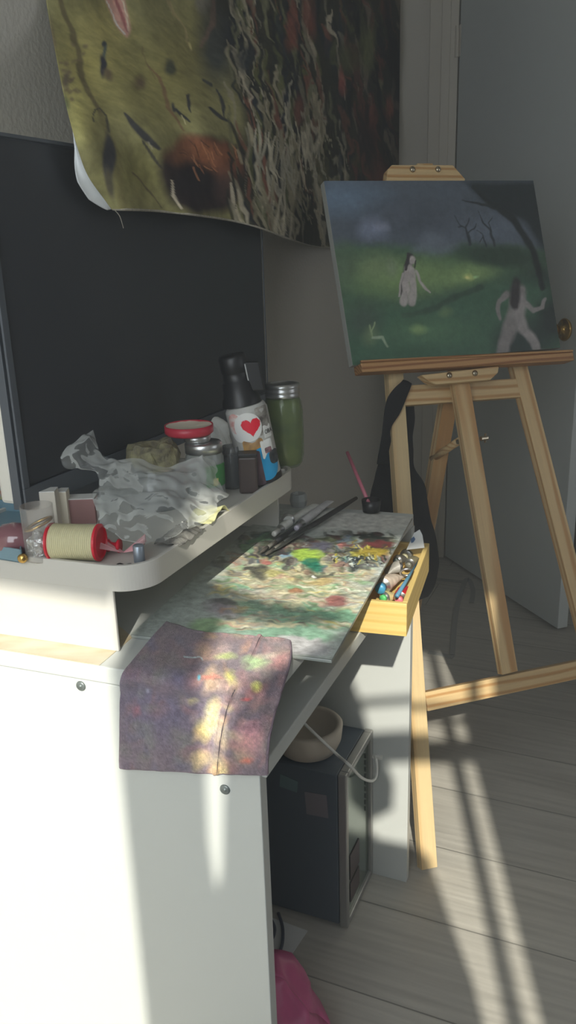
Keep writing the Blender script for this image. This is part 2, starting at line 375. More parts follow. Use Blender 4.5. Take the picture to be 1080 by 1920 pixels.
part('end_leg', MB().box(RC-R5*.03+S5*.44+UP*.7305, -R5*.25, S5*.004, UP*.085), RISERW, riser, bevel=.001)
ZT = .8275
def on(x, y): return H(x, y, ZT)

# ------------------------------------------------------------------ monitor
mB = H(47, 958, .87); mw = .685
MV = V; MU = U
mon = thing('computer_monitor', 'large flat black monitor switched off, standing at the back of the riser', 'monitor', mB+MV*.3-MU*.03)
SCR = mat('screen_black', (52, 55, 60), .5, spec=.5)
BEZ = mat('bezel_grey', (84, 89, 96), .5)
part('screen', MB().box(mB+MV*.012+UP*.028-MU*.0, MV*(mw-.018), -MU*.003, UP*.372), SCR, mon)
mb = MB(); mb.box(mB, MV*mw, MU*.003, UP*.026); mb.box(mB+UP*.026, MV*.010, MU*.003, UP*.38); mb.box(mB+UP*.402, MV*mw, MU*.0015, UP*.004)
mb.box(mB+MV*(mw-.004), MV*.004, MU*.0015, UP*.406); mb.box(mB-MU*.004, MV*mw, -MU*.012, UP*.406)
part('bezel', mb, BEZ, mon, bevel=.0006)
part('back_shell', MB().box(mB-MU*.0165+MV*.004+UP*.004, MV*(mw-.008), -MU*.022, UP*.398), mat('shell_white', (225, 222, 212), .5), mon, bevel=.005)
mb = MB().box(mB+MV*.25-MU*.05+UP*-.02, MV*.05, -MU*.012, UP*.2); part('stand_neck', mb, BEZ, mon)
zb = ZT-.0005-mB.z
mb = MB().box(mB+MV*.12-MU*.10+UP*zb, MV*.16, MU*.10, UP*.006); mb.box(mB+MV*.25-MU*.06+UP*zb, MV*.05, -MU*.03, UP*.05); part('stand_base', mb, BEZ, mon)

# ------------------------------------------------------------------ computer tower, bowl, cable
T0 = H(652, 1745); T0.z = .0; TD, TW, TH = .40, .15, .318
tow = thing('computer_tower', 'black desktop computer tower with silver framed front, on the floor under the desk', 'computer', T0-U*.2+V*.07)
sidem = mat('tower_black', (92, 101, 110), .5)  # near-black case, its colour lightened to carry the haze veil
part('case_body', MB().box(T0-U*.016+UP*.008, -U*(TD-.016), V*(TW-.002), UP*(TH-.010)), sidem, tow, bevel=.002)
mb = MB(); o = T0+UP*.004
mb.box(o, -U*.015, V*.012, UP*(TH-.004)); mb.box(o+V*(TW-.012), -U*.015, V*.012, UP*(TH-.004))
mb.box(o+V*.012, -U*.015, V*(TW-.024), UP*.012); mb.box(o+V*.012+UP*(TH-.016), -U*.015, V*(TW-.024), UP*.012)
fr_ = part('front_frame', mb, mat('frame_silver', (165, 165, 162), .35, metal=.5), tow, bevel=.002)
part('front_panel', MB().box(o+V*.0125-U*.006+UP*.0125, -U*.007, V*(TW-.025), UP*(TH-.029)), mat('front_mirror', (120, 132, 120), .12, metal=.75), tow)
mb = MB()
for z0, z1 in ((.03, .07), (.078, .13)): mb.box(o+V*.03-U*.0055+UP*z0, V*.05, U*.001, UP*(z1-z0))
part('drive_bay', mb, mat('bay_dark', (80, 66, 66), .4), tow)
mb = MB()
for k in range(9): mb.box(o+V*.118-U*.0052+UP*(.16+k*.014), V*.003, U*.0008, UP*.009)
part('vent_slots', mb, BLACK, tow)
def quadon(pts, p, n, t): 
    L = [Q(x, y, p, n) for x, y in pts]; return MB().prism(L, -Vector(n)*t)
part('sticker', quadon([(526, 1451), (559, 1465), (557, 1486), (524, 1474)], T0-V*.0004, V, .0006), mat('sticker_teal', (112, 134, 138), .4), tow, label='small teal sticker')
part('sticker', quadon([(571, 1484), (612, 1491), (616, 1534), (575, 1526)], T0-V*.0004, V, .0006), mat('sticker_mauve', (136, 130, 136), .4), tow, label='square mauve sticker')
bz = TH+.0005
bc = H(578, 1402, bz)
mb = MB().lathe([(0, .0), (.044, 0), (.05, .004), (.058, .022), (.061, .048), (.058, .051), (.052, .051), (.049, .047), (.045, .022), (.036, .012), (0, .010)], bc, UP, 40)
tag(part('stone_bowl', mb, mat('stone_cream', (196, 186, 172), .6, var=.06, vs=30), None, smooth=True), 'cream stone bowl with thick walls standing on the computer tower', 'bowl')
pth = [H(566, 1352, .40), H(600, 1385, .375), H(632, 1415, .345), Q(648, 1433, T0+U*.004, U)+U*.006, Q(665, 1455, T0, U)+U*.012, Q(683, 1461, T0, U)+U*.014, Q(692, 1450, T0, U)+U*.014, Q(694, 1425, T0, U)+U*.012, Q(700, 1416, T0, U)+U*.002]
def smoothpath(p, n=6):
    out = []; p = [Vector(x) for x in p]
    for i in range(len(p)-1):
        a = p[max(i-1, 0)]; b = p[i]; c = p[i+1]; d = p[min(i+2, len(p)-1)]
        for k in range(n):
            t = k/n; out.append(.5*((2*b)+(c-a)*t+(2*a-5*b+4*c-d)*t*t+(3*b-a-3*c+d)*t**3))
    return out+[p[-1]]
cab = tag(part('usb_cable', MB().tube(smoothpath(pth), .0026, 8), WHITE, None, smooth=True), 'thin white cable curling over the front of the computer tower', 'cable')
part('plug', MB().cbox(pth[-1]+U*.006, .018, .01, .007, (U, V, UP)), WHITE, cab)

# ------------------------------------------------------------------ floor clutter under the desk
pp = [H(494, 1716), H(577, 1746), H(519, 1832), H(470, 1860)]
tag(part('paper_sheet', MB().prism([p+UP*.0005 for p in pp], UP*.0008), mat('paper_grey', (216, 218, 218), .7)), 'grey white sheet of paper lying on the floor behind the near desk panel', 'paper')
for nm, L, lab in (('power_cable', [(500, 1712), (514, 1735), (512, 1757), (494, 1775), (470, 1790)], 'dark cable nearer the desk panel, curving over the floor paper'), ('power_cable', [(522, 1712), (530, 1740), (528, 1775), (512, 1803), (480, 1830)], 'dark cable further right, curving over the floor paper')):
    tag(part(nm, MB().tube(smoothpath([H(x, y, .004) for x, y in L]), .0028, 8), mat('cable_dark', (78, 80, 92), .5), None, smooth=True), lab, 'cable')
# pink plastic bag
def pinkbag():
    mb = MB(); c = H(490, 1990, 0); n1, n2 = 40, 22
    def fn(a, b):
        th = 2*math.pi*a; ph = b*math.pi/2; r = .108
        p = Vector((c.x+r*math.cos(th)*math.cos(ph)*.92, c.y+r*math.sin(th)*math.cos(ph), .004+.165*math.sin(ph)))
        d = nvec(p*16)*.022+nvec(p*45)*.006
        d.z *= b; return p+d
    return mb.grid(fn, n1, n2)
tag(part('pink_bag', pinkbag(), mat('pink_plastic', (200, 92, 142), .35, var=.15, vs=12), None, smooth=True, solid=.001), 'crumpled pink plastic bag on the floor behind the near desk panel', 'bag')
# white tape strip loop on the floor by the door
mb = MB()
def ribbon(mb, pts, w, z=.0012):
    P = smoothpath([H(x, y, z) for x, y in pts], 5); vs = []
    for i, p in enumerate(P):
        t = (P[min(i+1, len(P)-1)]-P[max(i-1, 0)]).normalized(); s = Vector((-t.y, t.x, 0))*w/2; vs += [p-s, p+s, p+s+UP*.0015, p-s+UP*.0015]
    fs = []
    for i in range(len(P)-1):
        for k in range(4): a = i*4+k; b = i*4+(k+1) % 4; fs.append((a, b, b+4, a+4))
    fs += [(3, 2, 1, 0), tuple(len(vs)-4+k for k in range(4))]
    mb.add(vs, fs)
ribbon(mb, [(812, 1085), (845, 1089), (872, 1091)], .02); ribbon(mb, [(884, 1130), (887, 1108), (880, 1088), (872, 1090), (860, 1125), (853, 1165), (848, 1228)], .016, .0014); ribbon(mb, [(803, 1223), (825, 1227), (850, 1233)], .02)
tag(part('plastic_strip', mb, mat('strip_white', (150, 152, 150), .5)), 'thin pale plastic strip bent in a loop on the floor behind the easel', 'strip')

# ------------------------------------------------------------------ palette on the desk
zP = .7306
pNL, pNR, pFR = H(245, 1190, .7345), H(622, 1238, .7345), H(774, 969, .7345)
e1 = (pNR-pNL); e2 = (pFR-pNR); NU, NV_ = 300, 330
e1n = e1.normalized(); e2 = e2.normalized()*.498
PO = pNL.copy(); PO.z = 0
pts = [PO+e1*(i/NU)+e2*(j/NV_)+UP*.7345 for j in range(NV_+1) for i in range(NU+1)]
cv = Canvas(pts, (128, 134, 130), .42); cv.warp(9, 26); cv.warp(6, 80)
cv.blob(330, 1130, 170, 120, (120, 128, 124), 0, .7); cv.blob(690, 975, 140, 34, (142, 142, 138), 0, .5)
cv.blob(300, 1110, 26, 14, (104, 110, 112), 10, .6); cv.blob(405, 1060, 17, 10, (92, 96, 100), 10, .5); cv.blob(420, 1140, 45, 22, (112, 106, 112), 15, .7)
cv.blob(395, 1172, 45, 16, (104, 128, 96), 0, .4)
G2 = 1.0
cv.gain = G2
# broad smeared bands
bands = [(560, 1032, 150, 20, (128, 128, 118)), (560, 1050, 165, 16, (165, 170, 140)), (555, 1072, 175, 16, (196, 188, 150)), (550, 1090, 170, 14, (206, 200, 160)), (560, 1106, 160, 13, (168, 180, 140)), (560, 1122, 160, 12, (196, 186, 166)), (560, 1140, 150, 13, (128, 170, 140)), (580, 1160, 150, 11, (150, 186, 158)), (560, 1172, 150, 12, (120, 165, 140))]
for x, y, rx, ry, c in bands: cv.blob(x, y, rx, ry, c, 6, .6, .9)
cv.gain = .42
cv.blob(545, 1190, 110, 17, (92, 122, 104), 4, .4); cv.blob(450, 1185, 60, 15, (98, 122, 108), 8, .5, .8); cv.blob(565, 1212, 70, 18, (132, 132, 134), 6, .3)
cv.blob(520, 1232, 90, 10, (118, 122, 118), 8, .6); cv.blob(470, 1205, 50, 9, (108, 100, 112), 12, .5, .8)
cv.gain = G2
for k in range(520):
    x = random.uniform(400, 700); y = random.uniform(1040, 1180); base = random.choice([(214, 206, 168), (226, 216, 176), (150, 190, 146), (128, 196, 150), (200, 180, 140), (178, 160, 140), (222, 206, 120), (170, 176, 160), (232, 226, 196), (120, 150, 110), (196, 150, 130), (110, 108, 100)])
    if x < 405+(1180-y)*.0+abs(y-1110)*.3: continue
    cv.blob(x, y, random.uniform(8, 34), random.uniform(1.5, 5), base, random.uniform(-4, 14), .7, random.uniform(.4, .95))
for k in range(420):
    x = random.uniform(450, 745); y = random.gauss(1030, 22)
    if y > 1085 or y < 1000: continue
    base = random.choice([(60, 66, 66), (40, 46, 52), (96, 104, 110), (120, 116, 120), (140, 150, 90), (88, 110, 80), (160, 150, 130), (70, 60, 70), (120, 80, 80), (90, 120, 130), (190, 190, 170), (52, 70, 64)])
    cv.blob(x, y, random.uniform(4, 16), random.uniform(1.5, 6), base, random.uniform(-20, 25), .5, random.uniform(.5, 1))
for a_ in [(490, 1012, 30, 12, (120, 190, 130), -15), (462, 1030, 18, 10, (150, 200, 150), 0), (500, 1053, 17, 9, (226, 120, 110), 0), (535, 1042, 18, 9, (130, 180, 215), 0), (575, 1043, 36, 17, (170, 214, 50), 0), (583, 1057, 26, 13, (24, 132, 106), 0), (600, 1024, 24, 11, (98, 98, 118), 0), (540, 1013, 22, 9, (128, 124, 92), 0), (612, 1010, 30, 8, (108, 122, 78), 0), (645, 1012, 18, 7, (120, 145, 170), 0), (645, 1022, 18, 6, (206, 112, 104), 0), (688, 1008, 44, 8, (38, 52, 46), 5), (700, 1022, 40, 9, (128, 50, 56), 0), (715, 1030, 26, 7, (110, 40, 44), 0),
           (488, 1070, 22, 14, (92, 92, 84), 5), (520, 1020, 26, 6, (60, 60, 64), -20), (598, 1078, 28, 10, (120, 122, 100), 0), (680, 1050, 36, 9, (52, 62, 68), 8), (660, 1060, 26, 8, (70, 76, 78), 8), (690, 1062, 22, 8, (110, 108, 112), 0), (635, 1060, 22, 8, (176, 136, 120), 0), (650, 1048, 13, 6, (120, 176, 160), 0), (690, 1038, 34, 11, (196, 180, 30), 0), (718, 1040, 20, 10, (196, 150, 30), 0), (668, 1040, 12, 7, (190, 190, 60), 0),
           (632, 1130, 30, 15, (168, 86, 88), 0), (625, 1124, 18, 7, (190, 110, 100), 0), (555, 1110, 18, 8, (206, 130, 80), 0), (600, 1092, 30, 9, (222, 190, 110), 0), (510, 1075, 34, 8, (214, 206, 110), 10), (440, 1075, 24, 9, (150, 140, 124), 0), (640, 1155, 60, 9, (130, 206, 160), 8), (560, 1150, 70, 8, (150, 214, 170), 8), (480, 1140, 60, 8, (150, 200, 160), 12), (420, 1130, 26, 10, (120, 120, 120), 20)]:
    x, y, rx, ry, c, an = a_; g_ = sum(c)/3; cv.blob(x, y, rx, ry*.92, tuple(v*.72+g_*.22 for v in c), an, .45, .92)
for k in range(90):
    x = random.gauss(692, 22); y = random.gauss(1037, 8); cv.line([(x, y), (x+random.uniform(-10, 10), y+random.uniform(-8, 8))], random.uniform(2, 4), random.choice([(196, 178, 40), (176, 150, 30), (46, 54, 40), (80, 88, 40), (206, 196, 90), (60, 66, 50)]), .95)
for k in range(60):
    x = random.gauss(668, 20); y = random.gauss(1052, 5); cv.line([(x, y), (x+random.uniform(-9, 9), y+random.uniform(-6, 6))], random.uniform(2, 3.5), random.choice([(36, 46, 54), (120, 140, 150), (56, 66, 72), (200, 210, 200)]), .9)
cv.blob(591, 1080, 6, 4, (240, 250, 240), 0, .3); cv.line([(556, 1100), (610, 1108), (680, 1106)], 3, (240, 240, 220), .7)
for k in range(150):
    x = random.uniform(490, 745); y = random.uniform(1000, 1036)+max(0, (600-x)*.05); cv.blob(x, y, random.uniform(6, 20), random.uniform(2, 5), random.choice([(44, 48, 50), (34, 40, 42), (66, 70, 62), (84, 80, 84), (110, 112, 92), (60, 76, 60), (96, 60, 60)]), random.uniform(-15, 20), .5, random.uniform(.3, .7))
for x, y, rx, ry, c in [(576, 1043, 36, 15, (168, 206, 70)), (583, 1058, 27, 12, (30, 124, 100)), (700, 1038, 40, 9, (170, 150, 40)), (600, 1024, 26, 10, (92, 92, 112)), (488, 1071, 22, 14, (92, 92, 84)), (700, 1010, 40, 7, (40, 52, 48)), (712, 1022, 34, 7, (110, 44, 48))]: cv.blob(x, y, rx, ry, c, 0, .4, .8)
cv.desat(.12); cv.grain(.30, 90)
lum = cv.C.mean(1); hh = np.array([mnoise.fractal(Vector(p)*120, .9, 2, 3) for p in pts])
mask = np.clip(1-np.hypot((cv.X-590)/190, (cv.Y-1090)/100), 0, .35)/.35
vsP = [Vector(p)+UP*(.0006+max(0, .0011*h*m_)) for p, h, m_ in zip(pts, hh, mask)]
fsP = [(j*(NU+1)+i, j*(NU+1)+i+1, (j+1)*(NU+1)+i+1, (j+1)*(NU+1)+i) for j in range(NV_) for i in range(NU)]
pal = thing('paint_palette', 'large glass paint palette covered in smeared green, cream and grey paint on the desk', 'palette', PO+e1*.5+e2*.5+UP*.7306)
part('palette_board', MB().box(PO+UP*.7306, e1, e2, UP*.0038), mat('glass_grey', (150, 156, 152), .25, coat=.3), pal, bevel=.0008)
part('paint_layer', MB().add(vsP, fsP), paintmat('oil_paint', .38, .5, .5, 160), pal, smooth=True, colors=cv.C)

# ------------------------------------------------------------------ paint cloth hanging over the desk edge
def bez(P, t):
    t = max(0, min(1, t))*(len(P)-1); i = min(int(t), len(P)-2); f = t-i
    a = P[max(i-1, 0)]; b = P[i]; c = P[i+1]; d = P[min(i+2, len(P)-1)]
    return .5*((2*b)+(c-a)*f+(2*a-5*b+4*c-d)*f*f+(3*b-a-3*c+d)*f**3)
nearP = K+Vector((-.008, .004, 0))
def onface(x, y, off=.006): return Q(x, y, nearP-nI*off, nI)
# four columns of guide points from the back edge on the palette to the hanging hem
zc = .7385
cols = [
 [H(312, 1168, zc), H(270, 1218, zc), H(233, 1262, zc), onface(228, 1292, .005), onface(226, 1360, .006), onface(226, 1438, .007)],
 [H(372, 1186, zc), H(335, 1228, zc), H(306, 1268, zc), onface(300, 1304, .006), onface(297, 1372, .009), onface(296, 1442, .010)],
 [H(440, 1192, zc), H(414, 1236, zc), H(392, 1278, zc), onface(384, 1318, .007), onface(378, 1380, .012), onface(374, 1446, .013)],
 [H(500, 1198, zc), H(486, 1243, zc), H(466, 1290, zc), onface(452, 1326, .008), onface(442, 1384, .013), onface(438, 1449, .014)],
 [H(543, 1203, zc), H(543, 1240, zc), H(525, 1300, .728), H(512, 1345, .70), onface(503, 1394, .016), onface(500, 1450, .014)],
]
NCU, NCV = 150, 150
def clothf(a, b):
    P = [bez(c, b) for c in cols]; p = bez(P, a)
    w = (mnoise.noise(Vector((a*3, b*3, 2)))*.004+mnoise.noise(Vector((a*9, b*7, 5)))*.0018)
    fold = .0030*math.exp(-((a-(.69-.07*b))/.013)**2)
    nrm = UP*max(0, 1-b*2.2)-nI*min(1, b*2)
    return p+nrm.normalized()*(abs(w)+fold)
cl = MB().grid(clothf, NCU, NCV)
cc = Canvas([tuple(p) for p in cl.v], (94, 84, 92), .44); cc.warp(8, 40); cc.warp(4, 120)
cc.blob(300, 1300, 110, 120, (86, 80, 96), 0, .6); cc.blob(290, 1230, 60, 50, (96, 84, 90), 0, .7)
for k in range(260):
    x = random.uniform(225, 545); y = random.uniform(1175, 1450)
    t = (x-225)/320
    pal_ = [(88, 78, 92), (100, 92, 92), (80, 80, 100), (112, 86, 86), (96, 100, 92)] if t < .4 else [(150, 110, 96), (166, 140, 104), (140, 100, 96), (180, 160, 110), (150, 130, 130), (128, 96, 100), (190, 130, 96)] if t < .75 else [(140, 104, 104), (120, 100, 100), (160, 120, 118), (110, 104, 96), (150, 96, 90)]
    cc.blob(x, y, random.uniform(8, 30), random.uniform(6, 26), random.choice(pal_), random.uniform(0, 180), .9, random.uniform(.2, .5))
for x, y, rx, ry, c, a_ in [(425, 1232, 28, 12, (140, 160, 80), .6), (480, 1245, 36, 16, (140, 165, 120), .8), (432, 1270, 14, 16, (200, 170, 80), .6), (480, 1285, 14, 12, (206, 196, 90), .8), (462, 1305, 12, 6, (206, 80, 80), .8), (400, 1340, 22, 40, (206, 176, 120), .7), (385, 1370, 20, 26, (180, 164, 104), .5), (380, 1420, 22, 22, (214, 150, 110), .7), (398, 1275, 24, 6, (180, 90, 80), .7), (375, 1273, 6, 4, (70, 150, 170), .9), (465, 1425, 16, 10, (196, 90, 70), .7), (470, 1385, 34, 44, (170, 118, 124), .6), (420, 1375, 20, 40, (150, 140, 120), .6), (260, 1330, 12, 14, (120, 80, 86), .7), (275, 1290, 6, 8, (150, 150, 170), .6), (500, 1330, 24, 14, (90, 80, 84), .8), (505, 1205, 34, 10, (92, 82, 84), .8), (410, 1205, 50, 12, (96, 82, 86), .6), (500, 1232, 34, 8, (170, 170, 150), .5)]:
    cc.blob(x, y, rx, ry, c, 0, .8, a_)
cc.line([(345, 1232), (360, 1236), (372, 1233), (378, 1240)], 4, (150, 165, 170), .8)
cc.grain(.3, 260); cc.grain(.25, 700)
clm = paintmat('cloth_weave', .95, .1, .9, 900, sheen=.2)
tag(part('paint_cloth', cl, clm, None, smooth=True, solid=.0022, colors=cc.C), 'paint stained purple and pink rag draped over the near edge of the desk', 'cloth')
rag = bpy.data.objects['paint_cloth']
seam = MB().tube([clothf(.69-.07*b+.012, b)+(UP*max(0, 1-b*2.2)-nI*min(1, b*2)).normalized()*.002 for b in [k/40 for k in range(41)]], .0011, 6)
part('seam', seam, mat('seam_dark', (70, 64, 72), .9), rag)
def hemf(f, n=60): return MB().tube([f(k/n) for k in range(n+1)], .0020, 6)
hm = hemf(lambda t: clothf(t, 1)); hm2 = hemf(lambda t: clothf(1, t))
hm.add(hm2.v, hm2.f); part('hem', hm, mat('hem_mauve', (132, 116, 128), .95, var=.3, vs=90, bump=.6, bs=500), rag)

# ------------------------------------------------------------------ easel
ea = math.radians(20.8); eth = math.radians(20)
EE = Vector((math.cos(ea), math.sin(ea), 0)); EB = Vector((-math.sin(ea), math.cos(ea), 0))
EUP = UP*math.cos(eth)+EB*math.sin(eth); EN = EE.cross(EUP); EP = Vector((.252, 1.305, 0))     # EN faces the camera
if EN.y > 0: EN = -EN
def E(x, y, off=0): return Q(x, y, EP+EN*off, EN)
easel = thing('easel', 'light pine A-frame easel holding the canvas, beside the desk', 'easel', EP+EE*.24)
def plank(p0, p1, w, t, off=0, ref=None):
    """plank whose front face centre line runs p0-p1 in the easel plane"""
    L = (p1-p0); l = L.length; x = L/l; n = EN; y = n.cross(x).normalized()
    mb = MB().box(p0-y*w/2+n*off, x*l, y*w, -n*t); return mb, (x, y, n)
def addplank(name, a, b, w, t, off=0, m=None, ext0=0, ext1=0, parent=None, bevel=.0012):
    p0 = E(*a, off); p1 = E(*b, off); d = (p1-p0).normalized(); p0 -= d*ext0; p1 += d*ext1
    mb, fr = plank(p0, p1, w, t); return part(name, mb, m or PINE, parent or easel, frame=fr, bevel=bevel)
lf = E(806, 1632); lf = lf
addplank('front_leg', (738, 640), (806, 1629), .034, .02, 0, PINE2)
rt = E(975, 683); rb = E(1074, 1069); rdn = (rb-rt).normalized(); k_ = (rt.z-.004)/-rdn.z
mb, fr = plank(rt-rdn*.03, rt+rdn*(k_), .036, .02); part('front_leg', mb, PINE, easel, frame=fr, bevel=.0012)
addplank('mast', (797, 306), (957, 1262), .037, .018, .019, PINE)
addplank('cross_bar', (752, 742), (985, 726), .040, .018, -.001, PINE)
addplank('cross_bar', (800, 1316), (1080, 1257), .037, .018, .0, PINE, ext1=.03)
# canvas tray
t0 = E(664, 690, .022); t1 = E(1058, 664, .022); td = (t1-t0).normalized(); tl = (t1-t0).length
mb = MB().box(t0-EUP*.018-EN*.004, td*tl, EUP*.018, EN*.034); mb.box(t0+EN*.026, td*tl, EUP*.005, EN*.006)
part('canvas_tray', mb, wood('pine_dark', (196, 150, 100), (150, 96, 54)), easel, frame=(td, EUP, EN), bevel=.002)
# lower clamp block and upper clamp block, each with two bolts
def clamp(pts, off, bolts, th=.02):
    L = [E(x, y, off) for x, y in pts]; c = part('clamp_block', MB().prism(L, -EN*th), PINE, easel, frame=(EE, EUP, EN), bevel=.0015)
    for x, y in bolts:
        part('bolt', MB().lathe([(.0062, 0), (.006, .0025), (.004, .0045), (0, .005)], E(x, y, off), EN, 16), CHROME, c, smooth=True)
clamp([(790, 703), (936, 686), (934, 699), (920, 712), (818, 721), (803, 714)], .040, [(842, 704), (890, 700)])
clamp([(735, 309), (849, 309), (873, 336), (868, 345), (724, 345), (727, 318)], .040, [(773, 318), (821, 318)])
# rear leg and its strut
rh = E(846, 720, -.03); 
ft = None
for k in range(400):
    s = k/400*1.6; c = EP+EE*.24+EB*s; P = rh+(c-rh)*.5
    x, y = proj(tuple(rh+(c-rh)*.35))
    # the leg passes through the spot seen beside the apron
    a = np.array(proj(tuple(rh))); b = np.array(proj(tuple(c)))
    tt_ = (950-a[1])/(b[1]-a[1]); xx = a[0]+(b[0]-a[0])*tt_
    if ft is None or abs(xx-806) < ft[0]: ft = (abs(xx-806), c)
rfoot = ft[1]; d = (rfoot-rh).normalized(); s_ = EE.cross(d).normalized(); w_ = s_.cross(d).normalized()
mb = MB().box(rh-w_*.018-s_*.01, d*((rh.z-.006)/-d.z), w_*.036, s_*.02); part('rear_leg', mb, PINE, easel, frame=(d, w_, s_), bevel=.001)
sa = Vector(np.array(E(862, 826, -.03))); fr1 = min((rh+d*(k*.004) for k in range(300)), key=lambda p: abs(proj(tuple(p))[1]-857))
q0 = fr1-EE*.012; mb = MB().tube([q0-(sa-q0)*.05, sa+(sa-q0)*.05], .008, 12); part('strut', mb, PINE, easel, smooth=True)
for x, y in ((862, 828), (906, 822)):
    c = E(x, y, -.012); mb = MB().tube([c-EE*.006, c+EE*.01], .005, 10); mb.box(c+EE*.004-UP*.010+EN*.002, EE*.003, UP*.02, -EN*.004); part('wing_nut', mb, CHROME, easel)

# ------------------------------------------------------------------ painting on the easel
cq = [E(603, 346, .042), E(990, 346, .042), E(1058, 660, .042), E(662, 690, .042)]
bl = t0+EUP*.001+EN*.020; 
cw = ((cq[1]-cq[0]).length+(cq[2]-cq[3]).length)/2; ch = ((cq[0]-cq[3]).length+(cq[1]-cq[2]).length)/2
bl = cq[3]; bl = bl+EUP*((t0+EUP*.001-bl).dot(EUP)); er = (cq[2]-cq[3]).normalized(); er = (er-EUP*er.dot(EUP)).normalized()
NX, NY = 300, 260
gp = [bl+er*cw*(i/NX)+EUP*ch*(j/NY)+EN*.0006 for j in range(NY+1) for i in range(NX+1)]
pc = Canvas([tuple(p) for p in gp], (60, 70, 82), .47)
pc.warp(5, 14); pc.warp(2.5, 60)
pc.blob(640, 370, 120, 50, (70, 92, 114), 0, .9); pc.blob(900, 430, 140, 40, (74, 86, 102), 0, .9, .8); pc.blob(960, 365, 100, 40, (48, 58, 66), 0, .9, .8)
pc.blob(790, 410, 130, 45, (54, 62, 74), 10, .8, .8); pc.blob(700, 430, 38, 30, (88, 98, 122), 0, .8, .9); pc.blob(745, 400, 34, 30, (62, 70, 84), 0, .7, .7); pc.blob(720, 425, 18, 12, (100, 106, 128), 0, .8, .7)
pc.poly([(600, 462), (660, 458), (780, 462), (840, 468), (880, 460), (1040, 468), (1100, 700), (600, 720)], (52, 82, 58), 1, 10)
pc.poly([(800, 430), (860, 470), (830, 480), (770, 475)], (80, 90, 104), .6, 8)
pc.blob(770, 520, 150, 48, (88, 116, 62), -3, .7); pc.blob(880, 515, 70, 26, (96, 124, 66), -12, .8); pc.blob(700, 500, 60, 40, (92, 112, 68), 0, .9, .8); pc.blob(640, 500, 40, 60, (66, 86, 62), 0, .8, .8)
pc.blob(940, 480, 110, 24, (38, 58, 46), 4, .5); pc.blob(1010, 540, 70, 60, (34, 46, 44), 0, .6); 
pc.poly([(640, 590), (720, 580), (800, 572), (850, 556), (900, 535), (1000, 520), (1060, 560), (1070, 700), (650, 700)], (44, 80, 60), .95, 16)
pc.line([(760, 590), (810, 580), (850, 560), (900, 540)], 14, (38, 60, 48), .8); pc.blob(680, 600, 50, 50, (52, 68, 58), 0, .8, .8)
pc.blob(800, 620, 110, 40, (60, 98, 66), 0, .9, .8); pc.blob(785, 618, 20, 14, (96, 126, 70), 0, .8); pc.blob(760, 660, 90, 20, (40, 76, 54), 0, .8, .7); pc.blob(835, 585, 18, 12, (84, 110, 66), 0, .9, .7)
pc.blob(880, 520, 14, 9, (140, 156, 70), 0, .8); pc.blob(877, 522, 6, 4, (190, 170, 90), 0, .7); pc.blob(893, 519, 6, 4, (120, 160, 100), 0, .8)
pc.blob(980, 640, 70, 60, (30, 44, 44), 0, .6, .95); pc.blob(1040, 600, 50, 60, (28, 36, 38), 0, .6, .95)
pc.poly([(870, 340), (1010, 340), (1050, 500), (1020, 470), (985, 420), (930, 392), (900, 370)], (28, 36, 40), .97, 8)
pc.line([(885, 350), (915, 380), (960, 410), (1000, 470), (1020, 540)], [8, 14, 18, 16, 12], (26, 32, 34), .95)
pc.line([(866, 376), (900, 382), (930, 392), (960, 405)], [3, 6, 8, 10], (30, 36, 38), .9)
for L, w in [([(880, 460), (876, 440), (873, 428), (878, 408)], [9, 7, 4, 2]), ([(873, 430), (862, 425), (853, 405)], [4, 3, 2]), ([(876, 440), (888, 430), (892, 420)], [4, 3, 2]), ([(868, 428), (858, 428)], 3), ([(928, 460), (920, 435), (905, 420), (896, 395)], [7, 5, 4, 2]), ([(912, 460), (905, 440), (892, 432)], [5, 3, 2]), ([(920, 435), (916, 420), (922, 408)], [4, 3, 2]), ([(906, 445), (898, 455)], [3, 2])]:
    pc.line(L, w, (34, 42, 48), .9)
# two pale figures, loosely brushed
skin = (132, 124, 122); sh_ = (104, 98, 98); hair = (44, 40, 44)
pc.blob(733, 505, 14, 26, (96, 112, 84), -15, .8, .7)
pc.line([(768, 482), (763, 500), (759, 530), (755, 552)], [16, 20, 14, 7], hair, .95)
pc.line([(765, 505), (762, 530), (765, 545), (760, 565)], [20, 15, 18, 20], skin, .95, .4); pc.line([(772, 510), (778, 545), (776, 564)], [16, 14, 18], skin, .95, .4)
pc.line([(755, 512), (753, 535), (751, 556)], [6, 5, 5], skin, .95); pc.line([(781, 510), (790, 530), (800, 546), (807, 552)], [7, 5, 5, 4], skin, .95)
pc.blob(771, 490, 7, 10, skin, 0, .4); pc.line([(764, 478), (762, 492), (760, 505)], [9, 8, 7], hair, .95); pc.line([(777, 492), (778, 504)], 4, hair, .9); pc.line([(766, 545), (770, 566)], 1.5, sh_, .6)
pc.line([(972, 545), (965, 580), (955, 620), (944, 664)], [40, 30, 34, 26], sh_, .9, .5); pc.line([(978, 560), (975, 590), (980, 615), (1000, 640), (1010, 664)], [30, 26, 30, 22, 16], (116, 110, 110), .9, .5)
pc.line([(950, 550), (935, 562), (930, 580), (938, 598)], [16, 12, 11, 9], sh_, .9); pc.line([(985, 562), (1000, 580), (1016, 578), (1022, 560)], [14, 12, 10, 8], (112, 106, 106), .9)
pc.line([(968, 528), (966, 548), (966, 570)], [26, 28, 24], (38, 34, 38), .95, .5); pc.blob(982, 542, 6, 9, sh_, 0, .5)
pc.line([(690, 610), (694, 620), (700, 632)], [3, 4, 5], (120, 140, 96), .8); pc.line([(700, 605), (696, 622)], 3, (120, 140, 96), .8); pc.blob(694, 630, 20, 26, (92, 112, 70), 0, .9, .6); pc.line([(700, 632), (715, 632), (725, 646)], [6, 8, 4], (112, 130, 104), .8)
